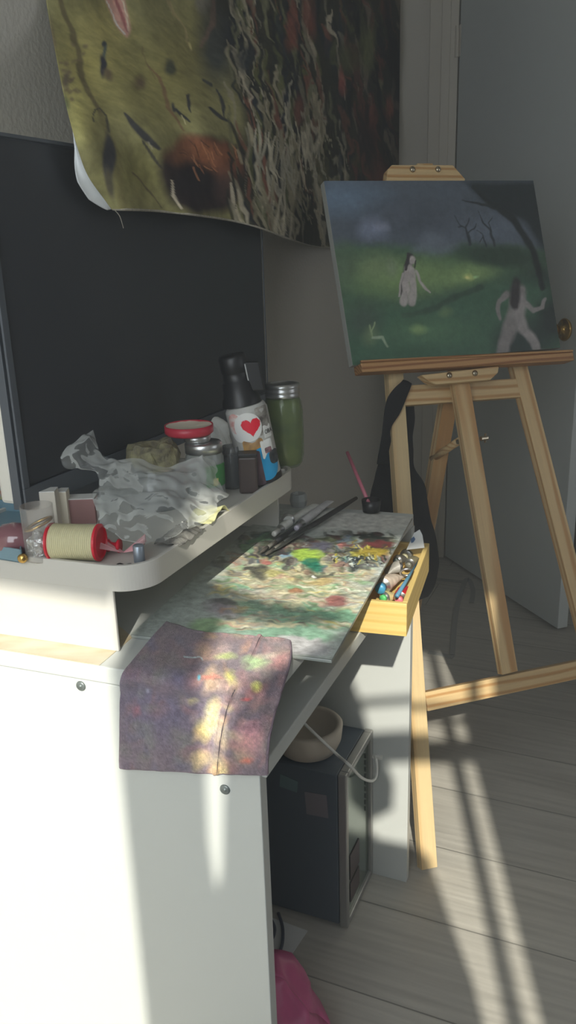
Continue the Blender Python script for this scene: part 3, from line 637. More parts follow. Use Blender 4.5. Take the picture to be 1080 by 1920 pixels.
pc.desat(.30); pc.grain(.16, 70); pc.grain(.10, 220)
fig = thing('canvas_painting', 'painting of a dark green meadow with two pale figures, propped on the easel', 'painting', bl+er*cw*.5)
mb = MB().box(bl-EN*.018, er*cw, EUP*ch, EN*.018); part('stretched_canvas', mb, mat('canvas_side', (176, 178, 172), .8), fig, bevel=.001)
mb = MB().add(gp, [(j*(NX+1)+i, j*(NX+1)+i+1, (j+1)*(NX+1)+i+1, (j+1)*(NX+1)+i) for j in range(NY) for i in range(NX)])
part('painted_face', mb, paintmat('oil_painting', .42, .4, .15, 300), fig, smooth=True, colors=pc.C)

# ------------------------------------------------------------------ black apron hanging on the easel
def sheet(rows, nu, nv, amp=.006, fs=18):
    """smooth sheet through rows of world points"""
    mb = MB()
    def fn(a, b):
        p = bez([bez(r, a) for r in rows], b); return p+EN*(mnoise.noise(p*fs)*amp)
    return mb.grid(fn, nu, nv)
bo = -.045
apr = thing('black_apron', 'black cloth apron hanging from the left end of the easel cross bar', 'apron', E(760, 1100, bo))
rows = [[E(754, 735, bo), E(766, 740, bo), E(773, 757, bo)], [E(733, 800, bo), E(752, 800, bo), E(774, 800, bo)], [E(716, 850, bo), E(745, 850, bo), E(775, 868, bo)],
        [E(700, 900, bo), E(745, 900, bo), E(793, 905, bo)], [E(694, 940, bo), E(750, 950, bo), E(805, 960, bo)], [E(692, 1020, bo), E(755, 1020, bo), E(816, 1022, bo)], [E(700, 1085, bo), E(760, 1090, bo), E(818, 1088, bo)], [E(720, 1125, bo), E(765, 1130, bo), E(800, 1118, bo)]]
part('apron_body', sheet(rows, 24, 60, .012, 22), BLACKCLOTH, apr, smooth=True, solid=.003)
so_ = .006
rows = [[E(755, 718, -.03), E(762, 718, -.03), E(768, 722, -.03)], [E(754, 715, so_), E(762, 718, so_), E(770, 723, so_)], [E(736, 732, so_), E(752, 738, so_), E(763, 742, so_)], [E(724, 752, so_), E(738, 760, so_), E(749, 775, so_)], [E(719, 790, so_), E(727, 795, so_), E(733, 802, so_)], [E(715, 820, -.01), E(724, 825, -.01), E(732, 826, -.01)], [E(706, 870, -.04), E(716, 870, -.04), E(735, 870, -.04)]]
part('neck_strap', sheet(rows, 12, 40, .003, 20), BLACKCLOTH, apr, smooth=True, solid=.003)

# ------------------------------------------------------------------ tapestry on the left wall
def ss(a, b, x): x = max(0, min(1, (x-a)/(b-a))); return x*x*(3-2*x)
WOFF = CORN.dot(U); MOFF = mB.dot(U)
Lc = [(70, -120), (86, 0), (104, 100), (122, 190), (142, 265), (165, 330), (210, 392)]
Bc = [(210, 392), (300, 396), (400, 408), (470, 422), (540, 447), (590, 462), (640, 462), (700, 452), (747, 440)]
def interp(L, t):
    P = [Vector((x, y, 0)) for x, y in L]; return bez(P, t)
NTX, NTY = 300, 240
def tap_px(a, b):
    l = interp(Lc, b); r = Vector((751-5*b, -120+560*b, 0)); bot = interp(Bc, a); top = Vector((70+681*a, -120, 0))
    # Coons patch of the four borders
    c00 = Vector((70, -120, 0)); c10 = Vector((751, -120, 0)); c01 = Vector((210, 392, 0)); c11 = Vector((747, 440, 0))
    return (l*(1-a)+r*a)+(top*(1-b)+bot*b)-(c00*(1-a)*(1-b)+c10*a*(1-b)+c01*(1-a)*b+c11*a*b)
def tap(a, b):
    p = tap_px(a, b); fr = MOFF+.035; wl = WOFF+.02
    k = ss(640, 500, p.x)*ss(120, 300, p.y) if True else 0
    k = ss(650, 505, p.x)*ss(0, 270, p.y)
    off = wl+(fr-wl)*k
    off += .010*math.sin(p.x*.055-p.y*.03)*(.35+.65*b)+.006*mnoise.noise(Vector((p.x*.02, p.y*.008, 0)))
    off = max(off, WOFF+.006)
    if p.x < 508 and p.y > 255: off = max(off, MOFF+.012)
    return Q(p.x, p.y, U*off, U)
tb = MB().grid(tap, NTX, NTY)
tcv = Canvas([tuple(p) for p in tb.v], (96, 92, 56), .36)
tcv.warp(9, 7); tcv.warp(5, 28)
for x, y, rx, ry, c in [(170, 120, 110, 160, (118, 110, 54)), (140, 200, 40, 90, (130, 124, 66)), (300, 150, 120, 130, (104, 98, 50)), (250, 330, 90, 70, (96, 92, 48)), (370, 90, 100, 120, (92, 86, 46)), (200, 60, 60, 60, (122, 114, 62))]: tcv.blob(x, y, rx, ry, c, 0, .9, .8)
tcv.poly([(340, -150), (380, 0), (400, 60), (430, 140), (450, 230), (440, 330), (470, 470), (760, 470), (770, -150)], (38, 37, 28), 1, 14)
tcv.line([(100, -20), (118, 30), (140, 80), (160, 150), (190, 220)], [10, 14, 12, 16, 10], (72, 64, 40), .9); tcv.line([(190, 220), (215, 300), (230, 390)], [16, 20, 18], (86, 80, 46), .7)
tcv.blob(100, 90, 9, 60, (84, 70, 54), -8, .8, .9); tcv.blob(128, 150, 10, 34, (72, 62, 52), 15, .7, .9); tcv.blob(120, 195, 12, 24, (80, 84, 52), 0, .8)
for k in range(16):
    x = random.uniform(120, 160); y = random.uniform(60, 190); tcv.blob(x, y, random.uniform(3, 8), random.uniform(4, 12), (84, 72, 52), random.uniform(0, 90), .6, .8)
tcv.line([(175, 232), (178, 210), (188, 206), (200, 222), (204, 250)], [3, 4, 4, 5, 8], (48, 46, 38), .95); tcv.blob(202, 300, 13, 56, (44, 44, 46), -4, .35); tcv.blob(207, 345, 10, 40, (58, 54, 40), -12, .5)
tcv.blob(196, 95, 4, 20, (60, 70, 66), 0, .5); tcv.blob(193, 80, 6, 8, (38, 44, 48), 0, .5); tcv.blob(194, 122, 7, 26, (36, 36, 44), -8, .4); tcv.blob(206, 138, 10, 18, (78, 66, 46), -35, .7)
tcv.blob(318, 128, 12, 16, (52, 54, 40), -20, .5); tcv.blob(262, 155, 14, 20, (72, 60, 42), -20, .7); tcv.line([(280, 120), (300, 150), (320, 200), (345, 250)], [3, 8, 10, 5], (88, 62, 42), .8); tcv.line([(270, 90), (290, 150)], 3, (80, 66, 40), .6)
tcv.line([(233, 218), (250, 240), (275, 262), (300, 285)], [7, 16, 20, 8], (38, 38, 42), .95); tcv.line([(270, 270), (290, 300), (302, 320)], [5, 8, 4], (46, 44, 40), .9); tcv.line([(280, 272), (288, 284)], 4, (110, 104, 84), .8)
for L in ([(335, 205), (345, 220), (360, 232)], [(350, 178), (355, 195), (362, 215)], [(328, 195), (333, 210)], [(390, 205), (408, 222), (428, 232)], [(380, 150), (392, 160)], [(400, 170), (410, 200), (414, 225)]): tcv.line(L, [6, 8, 3][:len(L)], (34, 36, 40), .95)
tcv.line([(345, 220), (352, 236)], 3, (140, 134, 96), .8)
tcv.blob(378, 330, 90, 82, (34, 27, 26), 0, .2); tcv.blob(388, 290, 70, 36, (112, 66, 38), 20, .6); tcv.blob(340, 290, 40, 34, (100, 62, 38), -30, .8, .8); tcv.blob(420, 310, 46, 40, (96, 56, 34), 40, .7, .9); tcv.blob(360, 345, 52, 50, (30, 25, 27), 0, .5); tcv.blob(425, 350, 38, 50, (48, 34, 30), 0, .7, .8)
for k in range(26):
    x = random.uniform(330, 445); y = random.uniform(262, 320); tcv.line([(x, y), (x+random.uniform(4, 16), y+random.uniform(8, 30))], random.uniform(2, 4), random.choice([(134, 84, 50), (80, 46, 32), (150, 100, 64), (44, 32, 28)]), .6)
tcv.line([(318, 345), (322, 370), (338, 395)], [5, 8, 4], (150, 140, 120), .8); tcv.line([(300, 395), (270, 360), (248, 330)], [4, 5, 3], (60, 52, 36), .8)
tcv.poly([(180, -40), (196, 10), (225, 62), (238, 74), (244, 56), (236, 20), (226, -40)], (150, 110, 100), .9, 3); tcv.line([(195, 0), (215, 40), (232, 66)], 4, (190, 176, 150), .8); tcv.line([(214, -10), (228, 30), (238, 60)], 7, (110, 50, 56), .8); tcv.line([(226, -10), (236, 30), (240, 60)], 3, (170, 150, 130), .8)
tcv.line([(308, -20), (320, 20), (340, 50), (352, 98)], [10, 8, 5, 4], (120, 108, 72), .7); tcv.blob(380, 5, 18, 28, (110, 104, 92), 0, .6, .8); tcv.blob(352, 85, 4, 14, (140, 132, 84), -8, .5)
tcv.blob(400, 90, 44, 110, (44, 46, 42), -8, .7); tcv.blob(440, 60, 34, 60, (30, 33, 36), 0, .6); tcv.line([(400, 0), (395, 50), (372, 80)], [10, 14, 8], (88, 66, 56), .6)
# dripping pale strokes over the dark right half
for k in range(330):
    x = 420+320*random.random()**1.1; y0 = random.uniform(-140, 380); 
    L = [(x, y0)]; 
    for j in range(5): L.append((L[-1][0]+random.uniform(-7, 10)+3, L[-1][1]+random.uniform(10, 34)))
    br = (1 if 430 < x < 640 else .55)
    c = random.choice([(110, 104, 84), (96, 92, 76), (126, 118, 100), (84, 84, 60), (30, 32, 28), (24, 26, 30), (72, 74, 40), (60, 64, 36), (88, 52, 38), (28, 34, 40), (118, 110, 88)]) if x < 640 else random.choice([(70, 42, 34), (92, 50, 38), (24, 22, 24), (36, 28, 28), (18, 18, 20), (60, 62, 38), (96, 84, 70), (28, 30, 34)])
    tcv.line(L, [random.uniform(3, 7), random.uniform(6, 14), random.uniform(6, 12), random.uniform(4, 9), 3, 1.5], tuple(v*(.75+.25*br) for v in c), random.uniform(.6, .95))
for x, y, rx, ry, c in [(545, 60, 16, 50, (96, 50, 38)), (580, 30, 18, 60, (90, 48, 36)), (650, 110, 26, 40, (62, 62, 36)), (690, 90, 20, 60, (74, 76, 44)), (460, 110, 22, 30, (32, 38, 42)), (535, 190, 8, 40, (30, 36, 46)), (640, 150, 8, 36, (110, 56, 48)), (520, 320, 24, 60, (28, 30, 32)), (560, 210, 12, 40, (84, 48, 36)), (690, 260, 20, 60, (34, 24, 24)), (712, 350, 22, 70, (80, 46, 36)), (735, 100, 14, 160, (22, 20, 22)), (715, 155, 5, 14, (96, 92, 66)), (600, 330, 30, 50, (66, 64, 40)), (730, 200, 8, 30, (104, 58, 42)), (680, 400, 40, 50, (30, 26, 26))]: tcv.blob(x, y, rx, ry, c, random.uniform(-10, 10), .6, .85)
for k in range(70):
    x = random.uniform(470, 600); y0 = random.uniform(150, 400); L = [(x, y0)]
    for j in range(5): L.append((L[-1][0]+random.uniform(-6, 11), L[-1][1]+random.uniform(10, 26)))
    tcv.line(L, [3, 6, 8, 7, 4, 1.5], random.choice([(128, 122, 104), (110, 106, 92), (96, 90, 70)]), .8)
tcv.desat(.15); tcv.grain(.25, 40); tcv.grain(.14, 140)
tp = thing('wall_tapestry', 'large green and brown painted canvas cloth drooping from the left wall over the monitor', 'tapestry', tap(.4, 1))
part('painted_cloth', tb, paintmat('tapestry_print', .85, .15, .2, 500), tp, smooth=True, solid=.0012, colors=tcv.C)
# white underside curling out along the lower left edge
def curl(a, b):
    t = .50+.5*b; p = tap(0, t); w = 28*math.sin(math.pi*min(1, (b*1.0)))**.8*(.3+.9*b)
    q = tap_px(0, t); x = q.x-a*w*.9+2; y = q.y+a*w*.1
    return Q(x, y, U*(p.dot(U)-.002-.02*a*(1-a)), U)
CE = [(135, 235), (143, 270), (154, 310), (170, 340), (188, 368), (204, 392)]
def curl(a, b):
    t = .62+.38*b; p = tap(0, t); q = tap_px(0, t)
    wd_ = [0, 5, 14, 22, 24, 8]; i = min(int(b*5), 4); f = b*5-i; w = wd_[i]*(1-f)+wd_[i+1]*f
    return Q(q.x-a*w+1.5*(1-a), q.y+a*w*.25, U*(p.dot(U)-.001-.012*math.sin(a*math.pi/2)), U)
part('white_backing', MB().grid(curl, 10, 40), mat('canvas_back', (232, 236, 238), .8), tp, smooth=True, solid=.001, label='white unpainted back of the cloth')
ed = MB().tube([tap(k/160, 1.0)+U*.0006 for k in range(161)], .0016, 5); part('frayed_edge', ed, mat('thread', (170, 164, 150), .9, var=.3, vs=200), tp)
pe = tap(0, 1); part('loose_thread', MB().tube(smoothpath([pe+U*.002, pe+U*.006+V*.006-UP*.008, pe+U*.006+V*.012-UP*.022]), .0005, 5), mat('thread', (0, 0, 0)), tp)

# ------------------------------------------------------------------ clutter on the riser
def px_m(P):                                        # picture pixels per metre at a point
    c = (np.array(P)-O) @ R; return F/c[2]
LEFTV = None
# thermos bottle with stickers
tb0 = on(492, 905); sc_t = px_m(tb0)
camdir = (Vector((0, 0, CH))-tb0); camdir.z = 0; camdir.normalize(); sidev = camdir.cross(UP)*-1   # to the right in the picture
if sidev.x < 0: sidev = -sidev
axT = (UP-sidev*.17).normalized(); RT = .0300
th = thing('sticker_thermos', 'black lidded thermos bottle covered in stickers, leaning left on the riser', 'bottle', tb0)
hB = .118
part('bottle_body', MB().lathe([(0, .010), (RT, .010), (RT, hB-.008), (RT-.004, hB), (0, hB)], tb0, axT, 40), mat('bottle_grey', (184, 184, 180), .45), th, smooth=False, bevel=.001)
part('base_ring', MB().lathe([(0, 0.0045), (RT-.002, 0.0045), (RT+.0006, .006), (RT+.0006, .015), (0, .015)], tb0, axT, 40), BLACK, th)
lo_ = tb0+axT*hB
part('lid', MB().lathe([(RT-.002, 0), (RT-.003, .008), (.0235, .014), (.0215, .032), (.0190, .034), (.0185, .044), (.0185, .0455), (.0195, .047), (.0195, .066), (.017, .070), (0, .070)], lo_-sidev*.004, axT, 32), BLACK, th, smooth=True)
cl0 = lo_+axT*.040+sidev*.021+camdir*.006
mb = MB().cbox(cl0, .022, .014, .040, (sidev, camdir, axT)); part('lid_clip', mb, BLACK, th, bevel=.002)
part('clip_trim', MB().cbox(cl0-sidev*.009+camdir*.0073, .0016, .001, .036, (sidev, camdir, axT)), SILVER, th)
fx = (sidev-axT*sidev.dot(axT)).normalized(); fy = axT.cross(fx); 
if fy.dot(camdir) < 0: fy = -fy
def oncyl(s, z, r, o=None, ax=axT):
    a = s/r; return (o or tb0)+ax*z+fx*(math.sin(a)*r)+fy*(math.cos(a)*r)
def sticker(name, outline, r, material, parent, z0, s0, sub=None, label=None):
    mb = MB(); n = len(outline); vs = [oncyl(s0, z0, r)]; ringn = 5
    for k in range(1, ringn+1):
        for (s, z) in outline: vs.append(oncyl(s0+s*k/ringn, z0+z*k/ringn, r))
    fs = [(0, 1+i, 1+(i+1) % n) for i in range(n)]
    for k in range(ringn-1):
        for i in range(n): a = 1+k*n+i; b = 1+k*n+(i+1) % n; fs.append((a, a+n, b+n, b))
    return part(name, mb.add(vs, fs), material, sub or parent, label=label)
circ = lambda r, n=40, e=1: [(r*math.cos(2*math.pi*k/n), r*e*math.sin(2*math.pi*k/n)) for k in range(n)]
def rr(w, h, r=.002, n=4):
    out = []
    for cx, cz, s0 in ((w/2-r, h/2-r, 0), (-w/2+r, h/2-r, 90), (-w/2+r, -h/2+r, 180), (w/2-r, -h/2+r, 270)):
        for k in range(n+1): t = math.radians(s0+90*k/n); out.append((cx+r*math.cos(t), cz+r*math.sin(t)))
    return out
SW = mat('sticker_white', (225, 226, 224), .35); SR = mat('sticker_red', (226, 30, 56), .4)
sticker('sticker', circ(.0155, 40, 1.3), RT+.0003, SW, th, .090, -.016, label='white and red sticker behind the heart')
sticker('sticker', circ(.012, 40, 1.2), RT+.0005, mat('sticker_coral', (206, 84, 76), .5, col2=(225, 220, 215), vs=70), th, .097, -.021, label='coral patterned sticker')
st = sticker('sticker', circ(.0205), RT+.0008, SW, th, .090, -.002, label='round white sticker with a red heart')
hp = []
for k in range(120):
    t = 2*math.pi*k/120; x = 16*math.sin(t)**3; y = 13*math.cos(t)-5*math.cos(2*t)-2*math.cos(3*t)-math.cos(4*t)
    j = 1+.10*math.sin(k*2.6)*(.5+.5*math.sin(k*1.7)); hp.append((x*.00088*j, (y+2)*.00088*j))
sticker('heart', hp, RT+.0012, SR, st, .0885, .003, label='red splattered heart')
sticker('sticker', rr(.024, .040, .003), RT+.0004, mat('sticker_sketch', (190, 186, 178), .5, col2=(70, 64, 60), vs=60), th, .094, .024, label='grey sketch sticker')
sticker('sticker', rr(.016, .018, .002), RT+.0006, SW, th, .078, .027)
sticker('sticker', rr(.020, .026, .002), RT+.0009, SW, th, .054, .020, label='white rectangular sticker')
sticker('sticker', rr(.012, .008, .002), RT+.0012, mat('sticker_pink', (196, 140, 150), .5, col2=(60, 60, 60), vs=150), th, .052, .021)
sticker('sticker', rr(.03, .02, .004), RT+.0005, mat('sticker_brown', (96, 74, 68), .5, col2=(206, 160, 90), vs=40), th, .062, .0, label='brown and yellow sticker')
sticker('sticker', circ(.0245), RT+.0007, mat('sticker_blue', (24, 150, 206), .4), th, .034, .012, label='round bright blue sticker')
sticker('sticker', rr(.022, .020, .007), RT+.0011, mat('sticker_grey_letters', (80, 86, 92), .5, col2=(22, 24, 26), vs=110), th, .040, .031, label='grey sticker with black script')
sticker('sticker', rr(.016, .050, .003), RT+.0010, mat('sticker_face', (120, 92, 110), .5, col2=(60, 46, 50), vs=60, stretch=(1, 1, .4)), th, .030, -.001, label='mauve figure sticker')
def text(body, size, name, parent, matl, o, xd, yd, ex=.0002):
    c = bpy.data.curves.new(name, 'FONT'); c.body = body; c.size = size; c.align_x = 'CENTER'; c.extrude = ex
    tmp = bpy.data.objects.new('tmp', c); COL.objects.link(tmp); dg = bpy.context.evaluated_depsgraph_get(); dg.update()
    me = bpy.data.meshes.new_from_object(tmp.evaluated_get(dg)); COL.objects.unlink(tmp); bpy.data.objects.remove(tmp)
    nd = Vector(xd).cross(Vector(yd)); mb = MB(); mb.add([Vector(o)+Vector(xd)*v.co.x+Vector(yd)*v.co.y+nd*v.co.z for v in me.vertices], [tuple(p.vertices) for p in me.polygons])
    return part(name, mb, matl, parent)
a_ = .029/RT; tn = (fx*math.cos(a_)-fy*math.sin(a_)).normalized()
text('OBA', .0085, 'lettering', th, BLACK, oncyl(.028, .075, RT+.0014), tn, axT, .0001)

# dark brown box in front of the thermos, jars
def gj(x, y): return on(x, y)
c = on(467, 922); s = px_m(c)
bx = thing('brown_tin', 'small dark brown square tin in front of the sticker thermos', 'tin', c)
part('tin_body', MB().cbox(c+UP*.026, .026, .022, .052, (sidev, camdir, UP)), mat('tin_brown', (66, 54, 52), .4, var=.2, vs=30), bx, bevel=.003)
part('tin_lid', MB().cbox(c+UP*.0545, .0265, .0225, .005, (sidev, camdir, UP)), BLACK, bx, bevel=.001)

# mason jar of green liquid
c = on(534, 872); RJ = .0305
mj = thing('mason_jar', 'tall glass jar of murky green liquid with a silver screw lid', 'jar', c)
prof = [(0, 0), (RJ*.78, 0), (RJ*.92, .006), (RJ, .018), (RJ*1.02, .05), (RJ*1.0, .085), (RJ*.93, .100), (RJ*.82, .108), (RJ*.80, .114)]
part('jar_glass', MB().lathe(prof, c, UP, 40), clear('jar_glass_green', (200, 220, 190), .88, .05), mj, smooth=True)
part('liquid', MB().lathe([(0, .003)]+[(r*.93, max(z, .003)) for r, z in prof[1:-1]]+[(0, .104)], c, UP, 40), mat('green_liquid', (126, 134, 58), .3, col2=(84, 94, 44), vs=22, coat=.5), mj, smooth=True)
part('jar_lid', MB().lathe([(RJ*.80, .108), (RJ*.86, .108), (RJ*.86, .112), (RJ*.83, .113), (RJ*.86, .116), (RJ*.86, .119), (RJ*.83, .120), (RJ*.86, .123), (RJ*.85, .128), (RJ*.6, .1295), (RJ*.6, .1285), (0, .1285)], c, UP, 40), SILVER, mj, smooth=True)
tag(part('eraser', MB().cbox(on(528, 888)+UP*.004, .009, .006, .006, (sidev, camdir, UP)), WHITE, None, bevel=.001), 'tiny white eraser block at the edge of the riser beside the thermos', 'eraser')

# jar with green label and metal lid
c = on(388, 935); RG = .026
gl = thing('glass_jar', 'clear glass jar with a green label and metal lid on the riser', 'jar', c)
part('jar_glass', MB().lathe([(0, 0), (RG*.9, 0), (RG, .006), (RG, .058), (RG*.9, .066), (RG*.86, .07)], c, UP, 36), clear('jar_clear', (190, 196, 194), .62, .06), gl, smooth=True)
part('jar_lid', MB().lathe([(RG*.86, .066), (RG*.97, .066), (RG*.97, .078), (RG*.9, .080), (0, .080)], c, UP, 36), SILVER, gl, smooth=True)
def arc(c, r, a0, a1, z0, z1, n=14):
    mb = MB(); vs = []
    for k in range(n+1):
        a = a0+(a1-a0)*k/n; d_ = sidev*math.sin(a)+camdir*math.cos(a); vs += [c+d_*r+UP*z0, c+d_*r+UP*z1]
    return mb.add(vs, [(2*k, 2*k+2, 2*k+3, 2*k+1) for k in range(n)])
gm = mat('label_green', (60, 128, 70), .5)
lb_ = part('label', arc(c, RG+.0006, .1, 1.5, .022, .052), gm, gl, label='green paper label')
part('label_print', arc(c, RG+.001, .45, .75, .024, .034), mat('label_yellow', (200, 196, 120), .5), lb_)
# red and white lid stacked on a small silver lid on the jar
c2 = c+UP*.0805
tag(part('small_lid', MB().lathe([(0, 0), (.016, 0), (.018, .003), (.018, .009), (.016, .010), (0, .010)], c2-sidev*.008, UP, 28), SILVER, None, smooth=True), 'small silver lid sandwiched between the labelled jar and the red lid', 'lid')
c3 = c2+UP*.0105-sidev*.018
rl = thing('upturned_lid', 'red jar lid lying upside down with dried white paint inside, topmost of the stack', 'lid', c3)
part('lid_rim', MB().lathe([(0, 0), (.029, 0), (.0325, .003), (.0325, .013), (.0312, .013), (.031, .004), (0, .0035)], c3, UP, 36), mat('lid_red', (176, 42, 62), .4), rl, smooth=True)
part('dried_paint', MB().lathe([(.0312, .0115), (.024, .010), (0, .0095)], c3, UP, 30, jit=(.0016, 90)), mat('paint_cream', (214, 204, 186), .5), rl, smooth=True)
# jar with a thick crust of dried paint
c = on(296, 946); RQ = .0310
qj = thing('crusted_jar', 'glass solvent jar crowned with a thick crust of dried olive paint, inside the plastic bag', 'jar', c)
part('jar_glass', MB().lathe([(0, 0), (RQ*1.15, 0), (RQ*1.22, .01), (RQ*1.22, .040), (RQ*.8, .056), (RQ*.78, .060)], c, UP, 36), clear('jar_smoky', (120, 126, 130), .35, .08), qj, smooth=True)
part('liquid', MB().lathe([(0, .002), (RQ*1.12, .002), (RQ*1.18, .012), (RQ*1.18, .038), (RQ*.9, .046), (0, .046)], c, UP, 30), mat('solvent', (62, 70, 76), .3), qj, smooth=True)
part('paint_crust', MB().lathe([(RQ*.86, .050), (RQ*1.05, .056), (RQ*1.08, .066), (RQ*1.0, .078), (RQ*.85, .084), (RQ*.5, .083), (0, .080)], c, UP, 60, jit=(.0075, 70)), mat('crust_olive', (150, 146, 110), .8, col2=(92, 86, 76), vs=60, bump=1, bs=160), qj)
# dark glass jar behind, right of the labelled jar
c = on(437, 912)
dj = thing('dark_jar', 'plain grey glass jar between the labelled jar and the thermos', 'jar', c)
part('jar_glass', MB().lathe([(0, 0), (.015, 0), (.016, .004), (.016, .050), (.013, .056), (.0125, .060)], c, UP, 28), clear('jar_grey', (120, 124, 126), .5, .08), dj, smooth=True)
part('liquid', MB().lathe([(0, .003), (.0145, .003), (.0145, .045), (0, .046)], c, UP, 24), mat('grey_water', (88, 92, 94), .3), dj, smooth=True)
# crumpled tissue
c = on(420, 880)+UP*.052+camdir*(-.01)
def blobmesh(c, rx, ry, rz, amp, fr_, ax=None, nu=28, nv=16, flat=0):
    mb = MB(); ax = ax or (sidev, camdir, UP)
    def fn(a, b):
        th = 2*math.pi*a; ph = -math.pi/2+math.pi*b
        p = ax[0]*(rx*math.cos(th)*math.cos(ph))+ax[1]*(ry*math.sin(th)*math.cos(ph))+ax[2]*(rz*math.sin(ph)+rz)
        q = c+p; d_ = nvec(q*fr_)*amp; d_.z = d_.z*(.2+.8*b); return q+d_
    return mb.grid(fn, nu, nv)
c = on(414, 872)
tag(part('crumpled_tissue', blobmesh(c, .020, .016, .036, .014, 45), mat('tissue', (196, 196, 190), .9), None), 'crumpled white tissue standing behind the jars beside the thermos', 'tissue')

# thread spool
c = on(146, 1049); ax = (R5*.98+camdir*-.12+UP*.0).normalized(); RS = .0208
ax = Vector((.975, -.16, 0)).normalized()
sp = thing('thread_spool', 'cream thread spool with red end flanges lying on the riser tray', 'spool', c)
o_ = c+UP*RS-ax*.029
part('thread', MB().lathe([(.014, .003)]+[(RS*.92+(.0011 if k % 2 else 0), .003+.052*k/44) for k in range(45)]+[(.014, .055)], o_, ax, 36), mat('thread_cream', (214, 208, 172), .32, spec=.8), sp)
part('flange', MB().lathe([(0, 0), (RS, 0), (RS, .0022), (RS*.9, .0032), (0, .0032)], o_, ax, 36), RED, sp)
part('flange', MB().lathe([(0, .055), (RS, .055), (RS, .0575), (RS*.82, .0590), (RS*.80, .0570), (.009, .0560), (0, .0560)], o_, ax, 36), RED, sp)
# small red spool behind
c = on(203, 1036); tag(part('red_spool', MB().lathe([(0, 0), (.007, 0), (.007, .002), (.004, .004), (.004, .010), (.008, .013), (.008, .015), (0, .015)], c+UP*.0085, ax, 20), RED, None, smooth=True), 'small shiny red spool end beside the cream thread spool', 'spool')
# silver cap
c = on(262, 1054); tag(part('silver_cap', MB().lathe([(0, 0), (.0058, 0), (.0062, .001), (.0062, .019), (.0055, .020), (0, .020)], c, UP, 24), mat('cap_silver', (150, 160, 172), .35, metal=.6), None, smooth=True), 'small silver cylinder cap at the rounded corner of the riser', 'cap')
# pink candy wrapper twist
mb = MB()
w0 = on(232, 1040)
def wr(a, b):
    s_w = abs(a-.5)*2; p = w0+ax*((a-.5)*.050)+camdir*((b-.5)*.036*(.12+s_w))+UP*(.003+.012*s_w*abs(math.sin(b*9))+.006*s_w); return p
tag(part('candy_wrapper', mb.grid(wr, 30, 24), clear('wrapper_pink', (226, 170, 176), .45, .2), None, smooth=False), 'twisted translucent pink candy wrapper beside the red spool', 'wrapper')
mb = MB(); w1 = on(234, 1062)
for k in (-1, 1):
    mb.tube(smoothpath([w1+UP*.0012, w1+ax*k*.006+camdir*-.003+UP*.002, w1+ax*k*.009+UP*.0012, w1+ax*k*.006+camdir*.002+UP*.0012, w1+UP*.0012]), .0009, 6); mb.tube([w1+UP*.001, w1+ax*k*.007+camdir*.004+UP*.001], .0009, 6)
tag(part('black_bow', mb, BLACK), 'tiny black thread bow lying in front of the silver cap', 'thread')
# crumpled mustard packet
w2 = on(338, 1012); pk = thing('condiment_packet', 'crumpled silver and grey condiment packet lying under the bag on the tray', 'packet', w2)
dv = (H(372, 985, ZT)-H(310, 1030, ZT)).normalized(); dp = Vector((-dv.y, dv.x, 0))
def pk_(a, b):
    p = w2+dv*((a-.5)*.062)+dp*((b-.5)*.036); return p+UP*(.006+.008*math.sin(a*3.1)*math.sin(b*3.1)+.004*mnoise.noise(p*110))
part('foil', MB().grid(pk_, 26, 16), mat('packet_foil', (150, 148, 142), .4, col2=(84, 84, 84), vs=60, metal=.2), pk, solid=.001)
text('TARD', .012, 'lettering', pk, BLACK, pk_(.66, .30)+UP*.004, dv, (dp*.85+UP*.5).normalized())
# pale yellow cloth scraps
w3 = on(392, 975)
def yl(a, b):
    p = w3+dv*((a-.5)*.060)+dp*((b-.5)*.034); return p+UP*(.005+.010*math.sin(a*3.1)+.006*mnoise.noise(p*70))
tag(part('yellow_paper', MB().grid(yl, 24, 14), mat('yellow_scrap', (214, 212, 160), .8), None, solid=.001), 'crumpled pale yellow scrap of paper at the tray edge under the bag', 'paper')

# clear plastic bag, crumpled over the jars
def cp(x, y, dep): 
    r = ray(x, y); return Vector(O+r/np.linalg.norm(r)*dep)
dep0 = (on(280, 1000)-Vector((0, 0, CH))).length
def D(x, yb): return (on(x, yb)-Vector((0, 0, CH))).length
bagrows = [
 [cp(212, 868, 1.055), cp(260, 864, 1.055), cp(320, 868, 1.06), cp(380, 858, 1.08), cp(408, 862, 1.10)],
 [cp(196, 895, 1.02), cp(250, 888, 1.02), cp(320, 888, 1.025), cp(385, 890, 1.05), cp(414, 900, 1.07)],
 [cp(176, 925, 0.973), cp(240, 925, 0.973), cp(310, 925, 0.978), cp(380, 925, 1.008), cp(425, 930, 1.038)],
 [cp(176, 965, 0.947), cp(235, 965, 0.944), cp(300, 960, 0.949), cp(370, 950, 0.972), cp(412, 945, 1.012)],
 [cp(200, 1000, 0.929), cp(240, 1002, 0.923), cp(290, 1000, 0.928), cp(340, 985, 0.942), cp(400, 960, 0.976)],
 [cp(232, 1010, 0.926), cp(260, 1016, 0.921), cp(300, 1010, 0.928), cp(340, 992, 0.941), cp(398, 968, 0.973)]]
def crump(rows, nu, nv, amp, f):
    def fn(a, b):
        p = bez([bez(r_, a) for r_ in rows], b); v_ = nvec(p*f)*amp+nvec(p*f*2.7)*amp*.45
        fo = abs(mnoise.noise(p*f*1.4)); return p+v_+camdir*(fo*amp*1.5)
    return MB().grid(fn, nu, nv)
bag = thing('plastic_bag', 'crumpled clear plastic bag spread over the jars on the riser', 'bag', on(290, 1010))
BAGM = clear('bag_plastic', (222, 226, 224), .90, .16, bump=.12, bs=30)
part('bag_body', crump(bagrows, 70, 54, .0075, 27), BAGM, bag, smooth=True)
